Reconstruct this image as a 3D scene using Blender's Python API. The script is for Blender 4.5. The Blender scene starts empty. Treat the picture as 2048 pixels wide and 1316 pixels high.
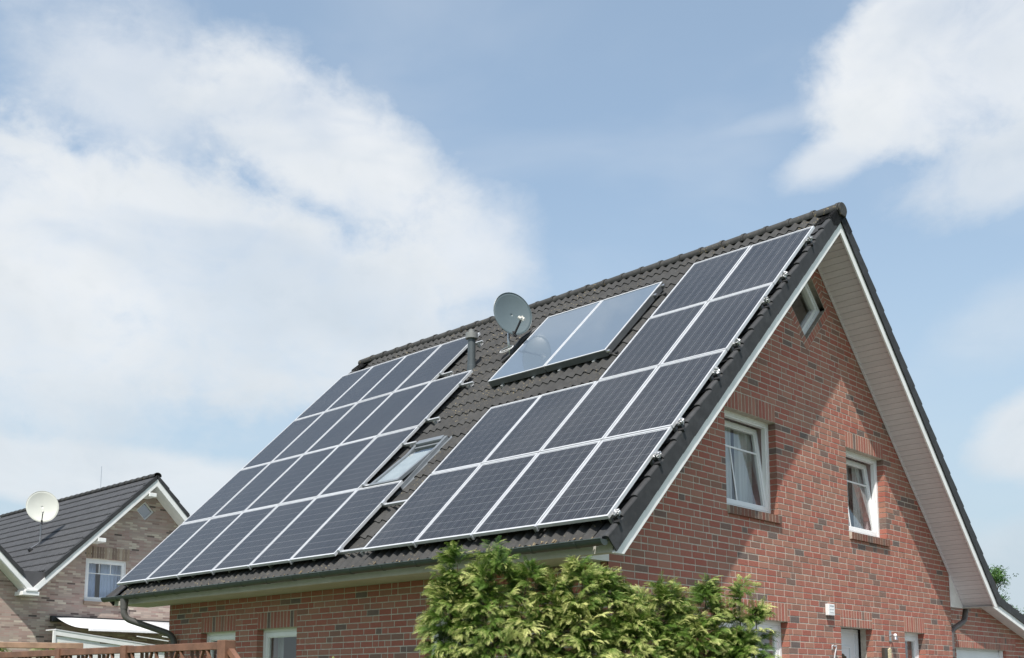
import bpy, bmesh, math, random
from math import sin, cos, tan, pi, radians, sqrt, atan2, hypot
from mathutils import Vector, Matrix
from mathutils.geometry import tessellate_polygon
import numpy as np
random.seed(7)
rng = np.random.default_rng(7)
SC = bpy.context.scene
COL = SC.collection

# ------------------------------------------------------------------ camera, sky, sun, exposure
CAM_POS = (6.874, -8.638, 1.5)
YAW, PITCH = 0.76095, 0.13367
cam_d = bpy.data.cameras.new('camera')
cam = bpy.data.objects.new('camera', cam_d)
COL.objects.link(cam)
cam.location = CAM_POS
cam.rotation_euler = (pi / 2 + PITCH, 0, YAW)
cam_d.sensor_width = 36
cam_d.lens = 38.2686
cam_d.shift_y = 0.20742
cam_d.clip_start = 0.05
cam_d.clip_end = 5000
SC.camera = cam

SUN_DIR = Vector((0.575, -1.015, 1.80)).normalized()      # towards the sun
SUN_EL = math.asin(SUN_DIR.z)
SUN_AZ = atan2(SUN_DIR.x, SUN_DIR.y)                       # clockwise from +Y
sun_d = bpy.data.lights.new('sun', 'SUN')
sun_d.energy = 4.3
sun_d.angle = radians(0.55)
sun_d.color = (1.0, 0.955, 0.89)
sun = bpy.data.objects.new('sun', sun_d)
COL.objects.link(sun)
sun.rotation_euler = SUN_DIR.to_track_quat('Z', 'Y').to_euler()
sun.location = (8, -12, 20)

SC.view_settings.view_transform = 'Standard'
SC.view_settings.look = 'None'
SC.view_settings.exposure = 0.45
SC.view_settings.gamma = 1.0
SC.view_settings.use_curve_mapping = False
SC.render.engine = 'CYCLES'
SC.cycles.max_bounces = 8
SC.cycles.transparent_max_bounces = 12
SC.cycles.use_denoising = True


class NT:
    """small wrapper to write node maths as expressions"""
    def __init__(s, tree):
        s.t = tree
        s.n = tree.nodes
        s.l = tree.links

    def node(s, typ, **kw):
        n = s.n.new(typ)
        for k, v in kw.items():
            setattr(n, k, v)
        return n

    def put(s, sock, v):
        if isinstance(v, bpy.types.NodeSocket):
            s.l.new(v, sock)
        elif isinstance(v, (int, float)):
            if sock.type in ('RGBA',):
                sock.default_value = (v, v, v, 1)
            elif sock.type == 'VECTOR':
                sock.default_value = (v, v, v)
            else:
                sock.default_value = v
        else:
            v = tuple(v)
            if sock.type == 'RGBA' and len(v) == 3:
                v = v + (1,)
            sock.default_value = v

    def m(s, op, a, b=0.0, c=0.0, clamp=False):
        n = s.node('ShaderNodeMath', operation=op)
        n.use_clamp = clamp
        s.put(n.inputs[0], a)
        s.put(n.inputs[1], b)
        s.put(n.inputs[2], c)
        return n.outputs[0]

    def mix(s, f, a, b, mode='MIX'):
        n = s.node('ShaderNodeMix', data_type='RGBA', blend_type=mode)
        n.clamp_factor = True
        s.put(n.inputs[0], f)
        s.put(n.inputs[6], a)
        s.put(n.inputs[7], b)
        return n.outputs[2]

    def ss(s, x, lo, hi):
        n = s.node('ShaderNodeMapRange', interpolation_type='SMOOTHSTEP')
        s.put(n.inputs[0], x)
        n.inputs[1].default_value = lo
        n.inputs[2].default_value = hi
        n.inputs[3].default_value = 0
        n.inputs[4].default_value = 1
        return n.outputs[0]

    def noise(s, vec, scale, detail=4, rough=0.5, dist=0.0, out=0, dims='3D'):
        n = s.node('ShaderNodeTexNoise', noise_dimensions=dims)
        if vec is not None:
            s.put(n.inputs['Vector'], vec)
        n.inputs['Scale'].default_value = scale
        n.inputs['Detail'].default_value = detail
        n.inputs['Roughness'].default_value = rough
        n.inputs['Distortion'].default_value = dist
        return n.outputs[out]

    def mapping(s, vec, loc=(0, 0, 0), rot=(0, 0, 0), scale=(1, 1, 1)):
        n = s.node('ShaderNodeMapping')
        s.put(n.inputs[0], vec)
        n.inputs[1].default_value = loc
        n.inputs[2].default_value = rot
        n.inputs[3].default_value = scale
        return n.outputs[0]


world = bpy.data.worlds.new('World')
SC.world = world
world.use_nodes = True
w = NT(world.node_tree)
w.n.clear()
w_out = w.node('ShaderNodeOutputWorld')
w_bg = w.node('ShaderNodeBackground')
w_bg.inputs['Strength'].default_value = 0.15
w.l.new(w_bg.outputs[0], w_out.inputs[0])
sky = w.node('ShaderNodeTexSky', sky_type='NISHITA')
sky.sun_disc = False
sky.sun_elevation = SUN_EL
sky.sun_rotation = SUN_AZ
sky.altitude = 50
sky.air_density = 1.0
sky.dust_density = 1.6
sky.ozone_density = 1.6
tc = w.node('ShaderNodeTexCoord')
wdir = tc.outputs['Generated']
sep = w.node('ShaderNodeSeparateXYZ')
w.put(sep.inputs[0], wdir)
dx, dy, dz = sep.outputs
# cloud noise in direction space
big = w.noise(w.mapping(wdir, (3.1, 1.7, 0.4), scale=(1, 1, 1.6)), 2.2, 4, 0.55, 0.4)
med = w.noise(w.mapping(wdir, (5.3, 0.2, 2.4), scale=(1, 1, 1.7)), 6.0, 7, 0.56, 0.5)
fine = w.noise(w.mapping(wdir, (1.3, 8.2, 2.4), scale=(1, 1, 1.5)), 15.0, 7, 0.60, 0.4)
xfine = w.noise(w.mapping(wdir, (9.3, 4.2, 0.4), scale=(1, 1, 1.4)), 38.0, 6, 0.62, 0.3)
soft = w.noise(w.mapping(wdir, (7.3, 2.2, 5.4), scale=(1, 1, 2.2)), 3.6, 4, 0.5, 0.6)
az = w.m('ARCTAN2', dx, dy)
el = w.m('ARCSINE', dz)
wob = w.m('ADD', w.m('MULTIPLY', w.m('SUBTRACT', med, 0.5), 1.55), w.m('ADD', w.m('MULTIPLY', w.m('SUBTRACT', fine, 0.5), 0.85), w.m('MULTIPLY', w.m('SUBTRACT', xfine, 0.5), 0.45)))


def bank(a0, e0, ra, re, rot, lo=1.25, hi=0.45, wa=1.0):
    """a cloud bank: ragged ellipse in azimuth / elevation (degrees)"""
    da = w.m('SUBTRACT', az, radians(a0))
    de = w.m('SUBTRACT', el, radians(e0))
    c, s = cos(radians(rot)), sin(radians(rot))
    p = w.m('ADD', w.m('MULTIPLY', da, c), w.m('MULTIPLY', de, s))
    q = w.m('SUBTRACT', w.m('MULTIPLY', de, c), w.m('MULTIPLY', da, s))
    p = w.m('DIVIDE', p, radians(ra))
    q = w.m('DIVIDE', q, radians(re))
    r = w.m('SQRT', w.m('ADD', w.m('MULTIPLY', p, p), w.m('MULTIPLY', q, q)))
    r = w.m('ADD', r, w.m('MULTIPLY', wob, wa))
    return w.m('SUBTRACT', 1.0, w.ss(r, hi, lo))


BANKS = [
    # az, el, ra, re, rot, outer, inner, wobble, weight
    (-60.0, 20.5, 15.5, 5.6, -8, 1.15, 0.62, 0.75, 0.95),
    (-53.6, 27.0, 7.8, 3.7, -20, 1.20, 0.56, 0.80, 0.97),
    (-46.0, 22.3, 4.4, 3.6, -30, 1.40, 0.25, 1.00, 0.80),
    (-67.0, 18.5, 8.0, 8.5, 0, 1.25, 0.40, 0.9, 0.85),
    (-64.5, 28.5, 6.5, 4.6, -30, 1.30, 0.25, 1.0, 0.70),
    (-58.0, 16.4, 18.0, 2.2, 0, 1.30, 0.30, 0.9, 0.70),
    (-64.0, 10.2, 11.5, 1.9, -3, 1.10, 0.70, 0.45, 0.85),
    (-60.0, 5.0, 20.0, 2.2, 0, 1.35, 0.20, 0.8, 0.50),
    (-18.6, 30.5, 9.3, 5.0, 14, 1.08, 0.74, 0.5, 0.99),
    (-17.0, 24.6, 5.6, 2.3, 8, 1.25, 0.40, 0.9, 0.80),
    (-16.2, 12.0, 4.8, 2.6, 8, 1.10, 0.72, 0.45, 0.92),
    (-25.6, 26.2, 4.0, 1.3, 14, 1.25, 0.4, 0.8, 0.75),
    (-17.0, 5.5, 6.0, 2.8, 0, 1.25, 0.4, 0.8, 0.62),
    (-18.0, 17.5, 4.5, 2.0, 20, 1.4, 0.1, 0.9, 0.42),
    (-37.0, 17.5, 6.0, 1.5, 12, 1.4, 0.1, 1.0, 0.35),
    (-29.0, 28.0, 8.0, 0.7, 6, 1.4, 0.1, 1.0, 0.25),
]
cover = w.m('MULTIPLY', w.ss(med, 0.50, 0.66), 0.80)
outside = w.m('SUBTRACT', 1.0, w.m('MULTIPLY', w.ss(az, radians(-84), radians(-74)), w.m('SUBTRACT', 1.0, w.ss(az, radians(-8), radians(2)))))
outside = w.m('MAXIMUM', outside, w.ss(el, radians(36), radians(46)))
cover = w.m('MULTIPLY', cover, outside)
clear = w.m('SUBTRACT', 1.0, cover)
for b in BANKS:
    clear = w.m('MULTIPLY', clear, w.m('SUBTRACT', 1.0, w.m('MULTIPLY', bank(*b[:8]), b[8])))
cover = w.m('SUBTRACT', 1.0, clear)
wisp = w.m('MULTIPLY', w.m('SUBTRACT', fine, 0.5), w.m('MULTIPLY', w.m('MULTIPLY', cover, clear), 2.2))
cover = w.m('ADD', cover, wisp, clamp=True)
dens = w.m('SUBTRACT', 1.0, w.m('MULTIPLY', w.ss(soft, 0.46, 0.72), 0.34))
dens = w.m('SUBTRACT', dens, w.m('MULTIPLY', w.ss(fine, 0.42, 0.75), 0.26))
cover = w.m('MULTIPLY', cover, w.m('MULTIPLY', dens, 0.98))
haze = w.m('SUBTRACT', 1.0, w.ss(dz, 0.02, 0.50))
thin = w.m('MULTIPLY', w.ss(soft, 0.40, 0.72), 0.16)
cover = w.m('MAXIMUM', cover, thin)
shade = w.m('ADD', w.m('MULTIPLY', w.m('SUBTRACT', big, 0.5), 1.3), w.m('MULTIPLY', w.m('SUBTRACT', med, 0.5), 1.0))
shade = w.m('ADD', shade, w.m('MULTIPLY', w.m('SUBTRACT', fine, 0.5), 0.9))
shade = w.m('ADD', shade, w.m('MULTIPLY', w.ss(dz, 0.05, 0.55), 0.45))
cloud_col = w.mix(w.m('ADD', 0.42, shade, clamp=True), (2.90, 3.28, 3.62), (4.45, 4.55, 4.65))
hz = w.mix(1.0, sky.outputs[0], (1.06, 1.09, 1.02), 'MULTIPLY')
hz = w.mix(w.m('ADD', 0.32, w.m('MULTIPLY', haze, 0.58)), hz, (2.58, 3.12, 3.54))
skyc = w.mix(cover, hz, cloud_col)
w.l.new(skyc, w_bg.inputs['Color'])

# ------------------------------------------------------------------ materials
MATS = {}


def new_mat(name):
    m = bpy.data.materials.new(name)
    m.use_nodes = True
    nt = NT(m.node_tree)
    bsdf = nt.n['Principled BSDF']
    MATS[name] = m
    return m, nt, bsdf


def plain(name, col, rough=0.6, var=0.12, scale=6.0, metal=0.0, bump=0.0, bscale=60.0, spec=0.5, obj_var=0.0, col2=None):
    """painted / moulded surface with slight dirt and unevenness"""
    m, nt, b = new_mat(name)
    co = nt.node('ShaderNodeTexCoord').outputs['Object']
    n1 = nt.noise(co, scale, 5, 0.6)
    lo = tuple(c * (1 - var) for c in col) if col2 is None else col2
    hi = tuple(min(1, c * (1 + var * 0.6)) for c in col)
    c = nt.mix(nt.ss(n1, 0.3, 0.7), lo, hi)
    if obj_var:
        oi = nt.node('ShaderNodeObjectInfo').outputs['Random']
        isl = nt.node('ShaderNodeNewGeometry').outputs['Random Per Island']
        r = nt.m('FRACT', nt.m('ADD', oi, isl))
        f = nt.m('ADD', 1 - obj_var, nt.m('MULTIPLY', r, 2 * obj_var))
        hs = nt.node('ShaderNodeHueSaturation')
        nt.put(hs.inputs['Value'], f)
        nt.put(hs.inputs['Color'], c)
        c = hs.outputs[0]
    nt.put(b.inputs['Base Color'], c)
    nt.put(b.inputs['Roughness'], nt.m('ADD', rough - 0.06, nt.m('MULTIPLY', nt.noise(co, scale * 2.3, 3), 0.12)))
    b.inputs['Metallic'].default_value = metal
    b.inputs['Specular IOR Level'].default_value = spec
    if bump:
        bn = nt.node('ShaderNodeBump')
        bn.inputs['Strength'].default_value = bump
        bn.inputs['Distance'].default_value = 0.004
        nt.put(bn.inputs['Height'], nt.noise(co, bscale, 4, 0.6))
        nt.put(b.inputs['Normal'], bn.outputs[0])
    return m


def brick_mat(name, ramp, mottling=0.45):
    """fired brick: a different tone for each brick plus streaks and dark flecks on its face"""
    m, nt, b = new_mat(name)
    co = nt.node('ShaderNodeTexCoord').outputs['Object']
    geo = nt.node('ShaderNodeNewGeometry')
    oi = nt.node('ShaderNodeObjectInfo').outputs['Random']
    r = nt.m('FRACT', nt.m('ADD', nt.m('MULTIPLY', oi, 7.31), nt.m('MULTIPLY', geo.outputs['Random Per Island'], 3.77)))
    cr = nt.node('ShaderNodeValToRGB')
    cr.color_ramp.interpolation = 'LINEAR'
    els = cr.color_ramp.elements
    while len(els) > 1:
        els.remove(els[-1])
    els[0].position = ramp[0][0]
    els[0].color = (*ramp[0][1], 1)
    for p, c in ramp[1:]:
        e = els.new(p)
        e.color = (*c, 1)
    nt.put(cr.inputs[0], r)
    base = cr.outputs[0]
    pos = geo.outputs['Position']
    st = nt.noise(nt.mapping(pos, scale=(1, 1, 5.0)), 22, 5, 0.65)
    c = nt.mix(nt.m('MULTIPLY', nt.ss(st, 0.42, 0.72), mottling), base, nt.mix(0.35, base, (0.40, 0.24, 0.16)))
    fl = nt.noise(nt.mapping(pos, scale=(1, 1, 3.2)), 75, 4, 0.7)
    c = nt.mix(nt.m('MULTIPLY', nt.ss(fl, 0.60, 0.74), 0.55), c, (0.05, 0.03, 0.028))
    lg = nt.noise(pos, 1.4, 3)
    c = nt.mix(nt.m('MULTIPLY', nt.ss(lg, 0.45, 0.8), 0.30), c, (0.22, 0.14, 0.11))
    ef = nt.noise(nt.mapping(pos, scale=(1, 1, 0.6)), 4.5, 5, 0.7)
    c = nt.mix(nt.m('MULTIPLY', nt.ss(ef, 0.60, 0.80), 0.25), c, (0.42, 0.36, 0.31))
    nt.put(b.inputs['Base Color'], c)
    b.inputs['Roughness'].default_value = 0.82
    b.inputs['Specular IOR Level'].default_value = 0.3
    bn = nt.node('ShaderNodeBump')
    bn.inputs['Strength'].default_value = 0.5
    bn.inputs['Distance'].default_value = 0.003
    nt.put(bn.inputs['Height'], nt.noise(nt.mapping(pos, scale=(1, 1, 2.2)), 120, 4, 0.7))
    nt.put(b.inputs['Normal'], bn.outputs[0])
    return m


RED_RAMP = [(0.0, (0.322, 0.105, 0.078)), (0.30, (0.355, 0.126, 0.093)), (0.55, (0.335, 0.142, 0.105)), (0.78, (0.362, 0.172, 0.124)),
            (0.90, (0.27, 0.128, 0.094)), (0.945, (0.20, 0.125, 0.102)), (1.0, (0.130, 0.105, 0.098))]
M_BRICK = brick_mat('red_brick', RED_RAMP)
M_MORTAR = plain('mortar', (0.50, 0.45, 0.385), 0.9, 0.18, 14, bump=0.5, bscale=180, spec=0.2)
M_TILE = None


def tile_mat(name, base, lichen=0.5):
    m, nt, b = new_mat(name)
    geo = nt.node('ShaderNodeNewGeometry')
    pos = geo.outputs['Position']
    oi = nt.node('ShaderNodeObjectInfo').outputs['Random']
    r = nt.m('FRACT', nt.m('ADD', nt.m('MULTIPLY', oi, 7.31), nt.m('MULTIPLY', geo.outputs['Random Per Island'], 3.77)))
    n1 = nt.noise(pos, 9, 6, 0.65)
    c = nt.mix(nt.ss(n1, 0.3, 0.72), tuple(x * 0.72 for x in base), tuple(x * 1.25 for x in base))
    c = nt.mix(nt.m('MULTIPLY', r, 0.55), c, tuple(x * 0.62 for x in base))
    n2 = nt.noise(pos, 28, 5, 0.7)
    n3 = nt.noise(pos, 1.1, 3, 0.5)
    spots = nt.m('MULTIPLY', nt.ss(n2, 0.58, 0.68), nt.ss(n3, 0.42, 0.60))
    c = nt.mix(nt.m('MULTIPLY', spots, lichen), c, (0.34, 0.27, 0.14))
    n4 = nt.noise(nt.mapping(pos, (5, 5, 5)), 46, 4, 0.6)
    c = nt.mix(nt.m('MULTIPLY', nt.ss(n4, 0.72, 0.77), 0.8 * lichen), c, (0.5, 0.5, 0.46))
    nt.put(b.inputs['Base Color'], c)
    b.inputs['Roughness'].default_value = 0.72
    b.inputs['Specular IOR Level'].default_value = 0.35
    bn = nt.node('ShaderNodeBump')
    bn.inputs['Strength'].default_value = 0.35
    bn.inputs['Distance'].default_value = 0.003
    nt.put(bn.inputs['Height'], nt.noise(pos, 150, 4, 0.7))
    nt.put(b.inputs['Normal'], bn.outputs[0])
    return m


M_TILE = tile_mat('concrete_roof_tile', (0.0415, 0.0412, 0.0405), 0.8)
M_TILE_LIP = tile_mat('lichen_tile_edge', (0.19, 0.150, 0.095), 0.9)
M_VERGE = tile_mat('dark_verge_tile', (0.042, 0.043, 0.046), 0.08)
M_RIDGE = tile_mat('ridge_tile', (0.052, 0.051, 0.049), 0.9)
M_WHITE = plain('white_painted_wood', (0.80, 0.80, 0.79), 0.5, 0.07, 5)
M_PVC = plain('white_window_plastic', (0.80, 0.80, 0.80), 0.35, 0.04, 3)
M_SOFFIT = plain('soffit_cladding', (0.68, 0.645, 0.665), 0.6, 0.07, 4, obj_var=0.03)
M_EAVE = plain('cream_eave_board', (0.50, 0.475, 0.44), 0.6, 0.08, 4)
M_GUTTER = plain('dark_grey_gutter', (0.050, 0.056, 0.056), 0.42, 0.2, 5)
M_GUTTER_G = plain('green_grey_gutter', (0.045, 0.058, 0.054), 0.42, 0.2, 5)
M_PIPE = plain('downpipe_grey', (0.085, 0.082, 0.078), 0.5, 0.2, 4)
M_PIPE_B = plain('downpipe_brown_grey', (0.125, 0.105, 0.10), 0.5, 0.2, 4)
M_ALU = plain('aluminium', (0.62, 0.64, 0.67), 0.38, 0.08, 8, metal=0.55)
M_ALUW = plain('module_frame_aluminium', (0.62, 0.63, 0.65), 0.40, 0.08, 8, metal=0.25)
M_RAIL = plain('rail_aluminium', (0.55, 0.56, 0.57), 0.45, 0.1, 8, metal=0.5)
M_FOIL = plain('crinkled_foil', (0.50, 0.50, 0.51), 0.42, 0.45, 40, metal=0.8, bump=1.0, bscale=60)
M_BLACK = plain('black_plastic', (0.018, 0.018, 0.019), 0.5, 0.3, 8)
M_ROOM = plain('room_wall', (0.42, 0.36, 0.35), 0.9, 0.05, 1)
M_JAMB = plain('pale_pink_jamb', (0.66, 0.52, 0.54), 0.8, 0.05, 1)
M_DECK = plain('roof_deck', (0.03, 0.03, 0.03), 0.95, 0.1, 2)
M_DOOR = plain('white_door', (0.72, 0.74, 0.76), 0.4, 0.04, 2)
M_WBOX = plain('white_box_plastic', (0.78, 0.78, 0.78), 0.4, 0.05, 20)
M_STEEL = plain('brushed_steel', (0.55, 0.55, 0.56), 0.3, 0.1, 20, metal=0.9)
M_CREAM = plain('cream_carved_wood', (0.66, 0.58, 0.40), 0.6, 0.15, 30, bump=0.6, bscale=40)
M_FENCE = plain('stained_fence_wood', (0.175, 0.085, 0.052), 0.55, 0.28, 9, bump=0.4, bscale=50, obj_var=0.12)
M_BEAM = plain('weathered_beam_wood', (0.30, 0.185, 0.12), 0.6, 0.25, 8, bump=0.3)
M_AWNING = plain('awning_canvas', (0.60, 0.60, 0.62), 0.8, 0.04, 2)
M_LEAD = plain('valley_lead', (0.085, 0.082, 0.088), 0.6, 0.12, 3)


def curtain_mat():
    m, nt, b = new_mat('net_curtain')
    b.inputs['Base Color'].default_value = (0.80, 0.80, 0.78, 1)
    b.inputs['Roughness'].default_value = 0.9
    tr = nt.node('ShaderNodeBsdfTranslucent')
    tr.inputs[0].default_value = (0.75, 0.75, 0.72, 1)
    mx = nt.node('ShaderNodeMixShader')
    mx.inputs[0].default_value = 0.35
    out = nt.n['Material Output']
    nt.l.new(b.outputs[0], mx.inputs[1])
    nt.l.new(tr.outputs[0], mx.inputs[2])
    nt.l.new(mx.outputs[0], out.inputs[0])
    return m


def glass_mat(name, tint=(1, 1, 1), rough=0.0, ior=1.5, boost=1.0, base=0.0):
    """a thin pane: mirror reflection by Fresnel, the rest goes straight through"""
    m, nt, b = new_mat(name)
    nt.n.remove(b)
    out = nt.n['Material Output']
    tr = nt.node('ShaderNodeBsdfTransparent')
    tr.inputs[0].default_value = (*tint, 1)
    gl = nt.node('ShaderNodeBsdfGlossy')
    gl.inputs['Roughness'].default_value = rough
    geo = nt.node('ShaderNodeNewGeometry')
    dt = nt.node('ShaderNodeVectorMath', operation='DOT_PRODUCT')
    nt.put(dt.inputs[0], geo.outputs['Normal'])
    nt.put(dt.inputs[1], geo.outputs['Incoming'])
    c1 = nt.m('SUBTRACT', 1.0, nt.m('ABSOLUTE', dt.outputs['Value']))
    f0 = ((ior - 1) / (ior + 1)) ** 2
    sch = nt.m('ADD', f0, nt.m('MULTIPLY', 1 - f0, nt.m('POWER', c1, 5.0)))
    f = nt.m('ADD', nt.m('MULTIPLY', sch, boost), base, clamp=True)
    mx = nt.node('ShaderNodeMixShader')
    nt.l.new(f, mx.inputs[0])
    nt.l.new(tr.outputs[0], mx.inputs[1])
    nt.l.new(gl.outputs[0], mx.inputs[2])
    nt.l.new(mx.outputs[0], out.inputs[0])
    return m


M_CURTAIN = curtain_mat()
M_CURTAIN_B = plain('blue_grey_curtain', (0.42, 0.52, 0.70), 0.9, 0.1, 3)
M_GLASS = glass_mat('window_glass', (0.93, 0.95, 0.95), 0.0, 1.5, 2.3, 0.02)
M_PVGLASS = glass_mat('module_glass', (0.95, 0.95, 0.96), 0.22, 1.45, 0.66)
M_COLGLASS = glass_mat('collector_glass', (0.92, 0.95, 0.97), 0.02, 1.5, 0.8, 0.02)


def cell_mat():
    """polycrystalline cell: dark blue-grey silicon with printed busbars along the slope"""
    m, nt, b = new_mat('solar_cell')
    tcn = nt.node('ShaderNodeTexCoord')
    co = tcn.outputs['Object']
    oi = nt.node('ShaderNodeObjectInfo')
    vor = nt.node('ShaderNodeTexVoronoi')
    nt.put(vor.inputs['Vector'], nt.node('ShaderNodeNewGeometry').outputs['Position'])
    vor.inputs['Scale'].default_value = 55
    base = nt.mix(vor.outputs['Color'], (0.008, 0.009, 0.012), (0.015, 0.0165, 0.021))
    base = nt.mix(nt.m('MULTIPLY', oi.outputs['Random'], 0.35), base, (0.010, 0.011, 0.015))
    dust = nt.noise(nt.node('ShaderNodeNewGeometry').outputs['Position'], 0.9, 5, 0.6)
    base = nt.mix(nt.m('MULTIPLY', nt.ss(dust, 0.35, 0.75), 0.05), base, (0.30, 0.29, 0.27))
    s = nt.node('ShaderNodeSeparateXYZ')
    nt.put(s.inputs[0], co)
    x = s.outputs[0]
    ax = nt.m('ABSOLUTE', x)
    d1 = nt.m('ABSOLUTE', nt.m('SUBTRACT', ax, 0.039))
    line = nt.m('LESS_THAN', d1, 0.0021)
    c = nt.mix(nt.m('MULTIPLY', line, 0.55), base, (0.28, 0.29, 0.30))
    nt.put(b.inputs['Base Color'], c)
    b.inputs['Roughness'].default_value = 0.45
    return m


M_CELL = cell_mat()
M_BACK = plain('module_backsheet', (0.46, 0.47, 0.49), 0.6, 0.03, 3)


def absorber_mat():
    m, nt, b = new_mat('blue_absorber')
    co = nt.node('ShaderNodeTexCoord').outputs['Object']
    c = nt.mix(nt.noise(co, 1.5, 3), (0.140, 0.172, 0.215), (0.152, 0.184, 0.228))
    nt.put(b.inputs['Base Color'], c)
    b.inputs['Metallic'].default_value = 0.0
    b.inputs['Roughness'].default_value = 0.35
    return m


M_ABS = absorber_mat()
M_DISH = plain('grey_dish_paint', (0.098, 0.128, 0.138), 0.38, 0.06, 3)
M_DISH_W = plain('white_dish_paint', (0.60, 0.61, 0.55), 0.35, 0.05, 3)
M_LNB = plain('cream_lnb_plastic', (0.62, 0.60, 0.55), 0.5, 0.1, 20)


def leaf_mat(name, dark, mid, tip, rough=0.55):
    m, nt, b = new_mat(name)
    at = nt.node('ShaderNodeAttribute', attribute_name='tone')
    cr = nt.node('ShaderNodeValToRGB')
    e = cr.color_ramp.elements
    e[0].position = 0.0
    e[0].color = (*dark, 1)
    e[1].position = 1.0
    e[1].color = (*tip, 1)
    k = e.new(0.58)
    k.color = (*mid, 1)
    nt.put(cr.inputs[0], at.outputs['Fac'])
    geo = nt.node('ShaderNodeNewGeometry')
    n = nt.noise(geo.outputs['Position'], 5, 3)
    c = nt.mix(nt.m('MULTIPLY', nt.ss(n, 0.4, 0.7), 0.45), cr.outputs[0], mid)
    nt.put(b.inputs['Base Color'], c)
    b.inputs['Roughness'].default_value = rough
    b.inputs['Specular IOR Level'].default_value = 0.3
    tr = nt.node('ShaderNodeBsdfTranslucent')
    nt.put(tr.inputs[0], c)
    mx = nt.node('ShaderNodeMixShader')
    mx.inputs[0].default_value = 0.16
    out = nt.n['Material Output']
    nt.l.new(b.outputs[0], mx.inputs[1])
    nt.l.new(tr.outputs[0], mx.inputs[2])
    nt.l.new(mx.outputs[0], out.inputs[0])
    return m


M_THUJA = leaf_mat('thuja_scale_leaves', (0.016, 0.048, 0.007), (0.115, 0.210, 0.026), (0.62, 0.62, 0.24))
M_LEAF = leaf_mat('broad_green_leaves', (0.03, 0.07, 0.015), (0.06, 0.14, 0.03), (0.12, 0.22, 0.06))
M_BARK = plain('bark', (0.11, 0.075, 0.05), 0.9, 0.3, 12, bump=0.8)


def wall_far_mat():
    """far brown wall: courses and joints too small to tell apart, coloured brick by brick"""
    m, nt, b = new_mat('brown_brick_far')
    co = nt.node('ShaderNodeTexCoord').outputs['Object']
    s = nt.node('ShaderNodeSeparateXYZ')
    nt.put(s.inputs[0], co)
    cb = nt.node('ShaderNodeCombineXYZ')
    nt.put(cb.inputs[0], nt.m('ADD', s.outputs[1], s.outputs[0]))
    nt.put(cb.inputs[1], s.outputs[2])
    br = nt.node('ShaderNodeTexBrick')
    nt.put(br.inputs['Vector'], cb.outputs[0])
    br.inputs['Color1'].default_value = (0, 0, 0, 1)
    br.inputs['Color2'].default_value = (1, 1, 1, 1)
    br.inputs['Mortar'].default_value = (0.5, 0.5, 0.5, 1)
    br.inputs['Scale'].default_value = 1.0
    br.inputs['Mortar Size'].default_value = 0.004
    br.inputs['Brick Width'].default_value = 0.225
    br.inputs['Row Height'].default_value = 0.054
    br.offset = 0.38
    br.offset_frequency = 2
    cr = nt.node('ShaderNodeValToRGB')
    e = cr.color_ramp.elements
    e[0].position = 0.0
    e[0].color = (0.075, 0.055, 0.05, 1)
    e[1].position = 1.0
    e[1].color = (0.62, 0.54, 0.44, 1)
    for p, c in ((0.06, (0.28, 0.19, 0.165)), (0.3, (0.42, 0.285, 0.25)), (0.55, (0.38, 0.30, 0.26)), (0.80, (0.48, 0.37, 0.31)), (0.93, (0.56, 0.47, 0.39))):
        k = e.new(p)
        k.color = (*c, 1)
    nt.put(cr.inputs[0], br.outputs[0])
    c = nt.mix(br.outputs['Fac'], cr.outputs[0], (0.38, 0.33, 0.29))
    n = nt.noise(co, 3, 4)
    c = nt.mix(nt.m('MULTIPLY', nt.ss(n, 0.4, 0.7), 0.2), c, (0.30, 0.23, 0.19))
    nt.put(b.inputs['Base Color'], c)
    b.inputs['Roughness'].default_value = 0.85
    return m


M_FARWALL = wall_far_mat()
M_FTILE = tile_mat('smooth_grey_tile', (0.062, 0.063, 0.067), 0.03)
M_LAWN = plain('lawn', (0.075, 0.11, 0.035), 0.9, 0.35, 3, bump=0.6, bscale=30)
M_PAVE = plain('paving', (0.19, 0.18, 0.17), 0.85, 0.15, 5)

# ------------------------------------------------------------------ object helpers
BASE = {}          # world position that a thing's children are measured from


def tag(o, label=None, cat=None, group=None, kind=None):
    if label:
        o['label'] = label
    if cat:
        o['category'] = cat
    if group:
        o['group'] = group
    if kind:
        o['kind'] = kind
    return o


def thing(name, label, cat, loc=(0, 0, 0), rot=(0, 0, 0), group=None):
    o = bpy.data.objects.new(name, None)
    o.empty_display_size = 0.2
    COL.objects.link(o)
    o.location = loc
    o.rotation_euler = rot
    BASE[o.name] = Vector(loc)
    return tag(o, label, cat, group)


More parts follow.
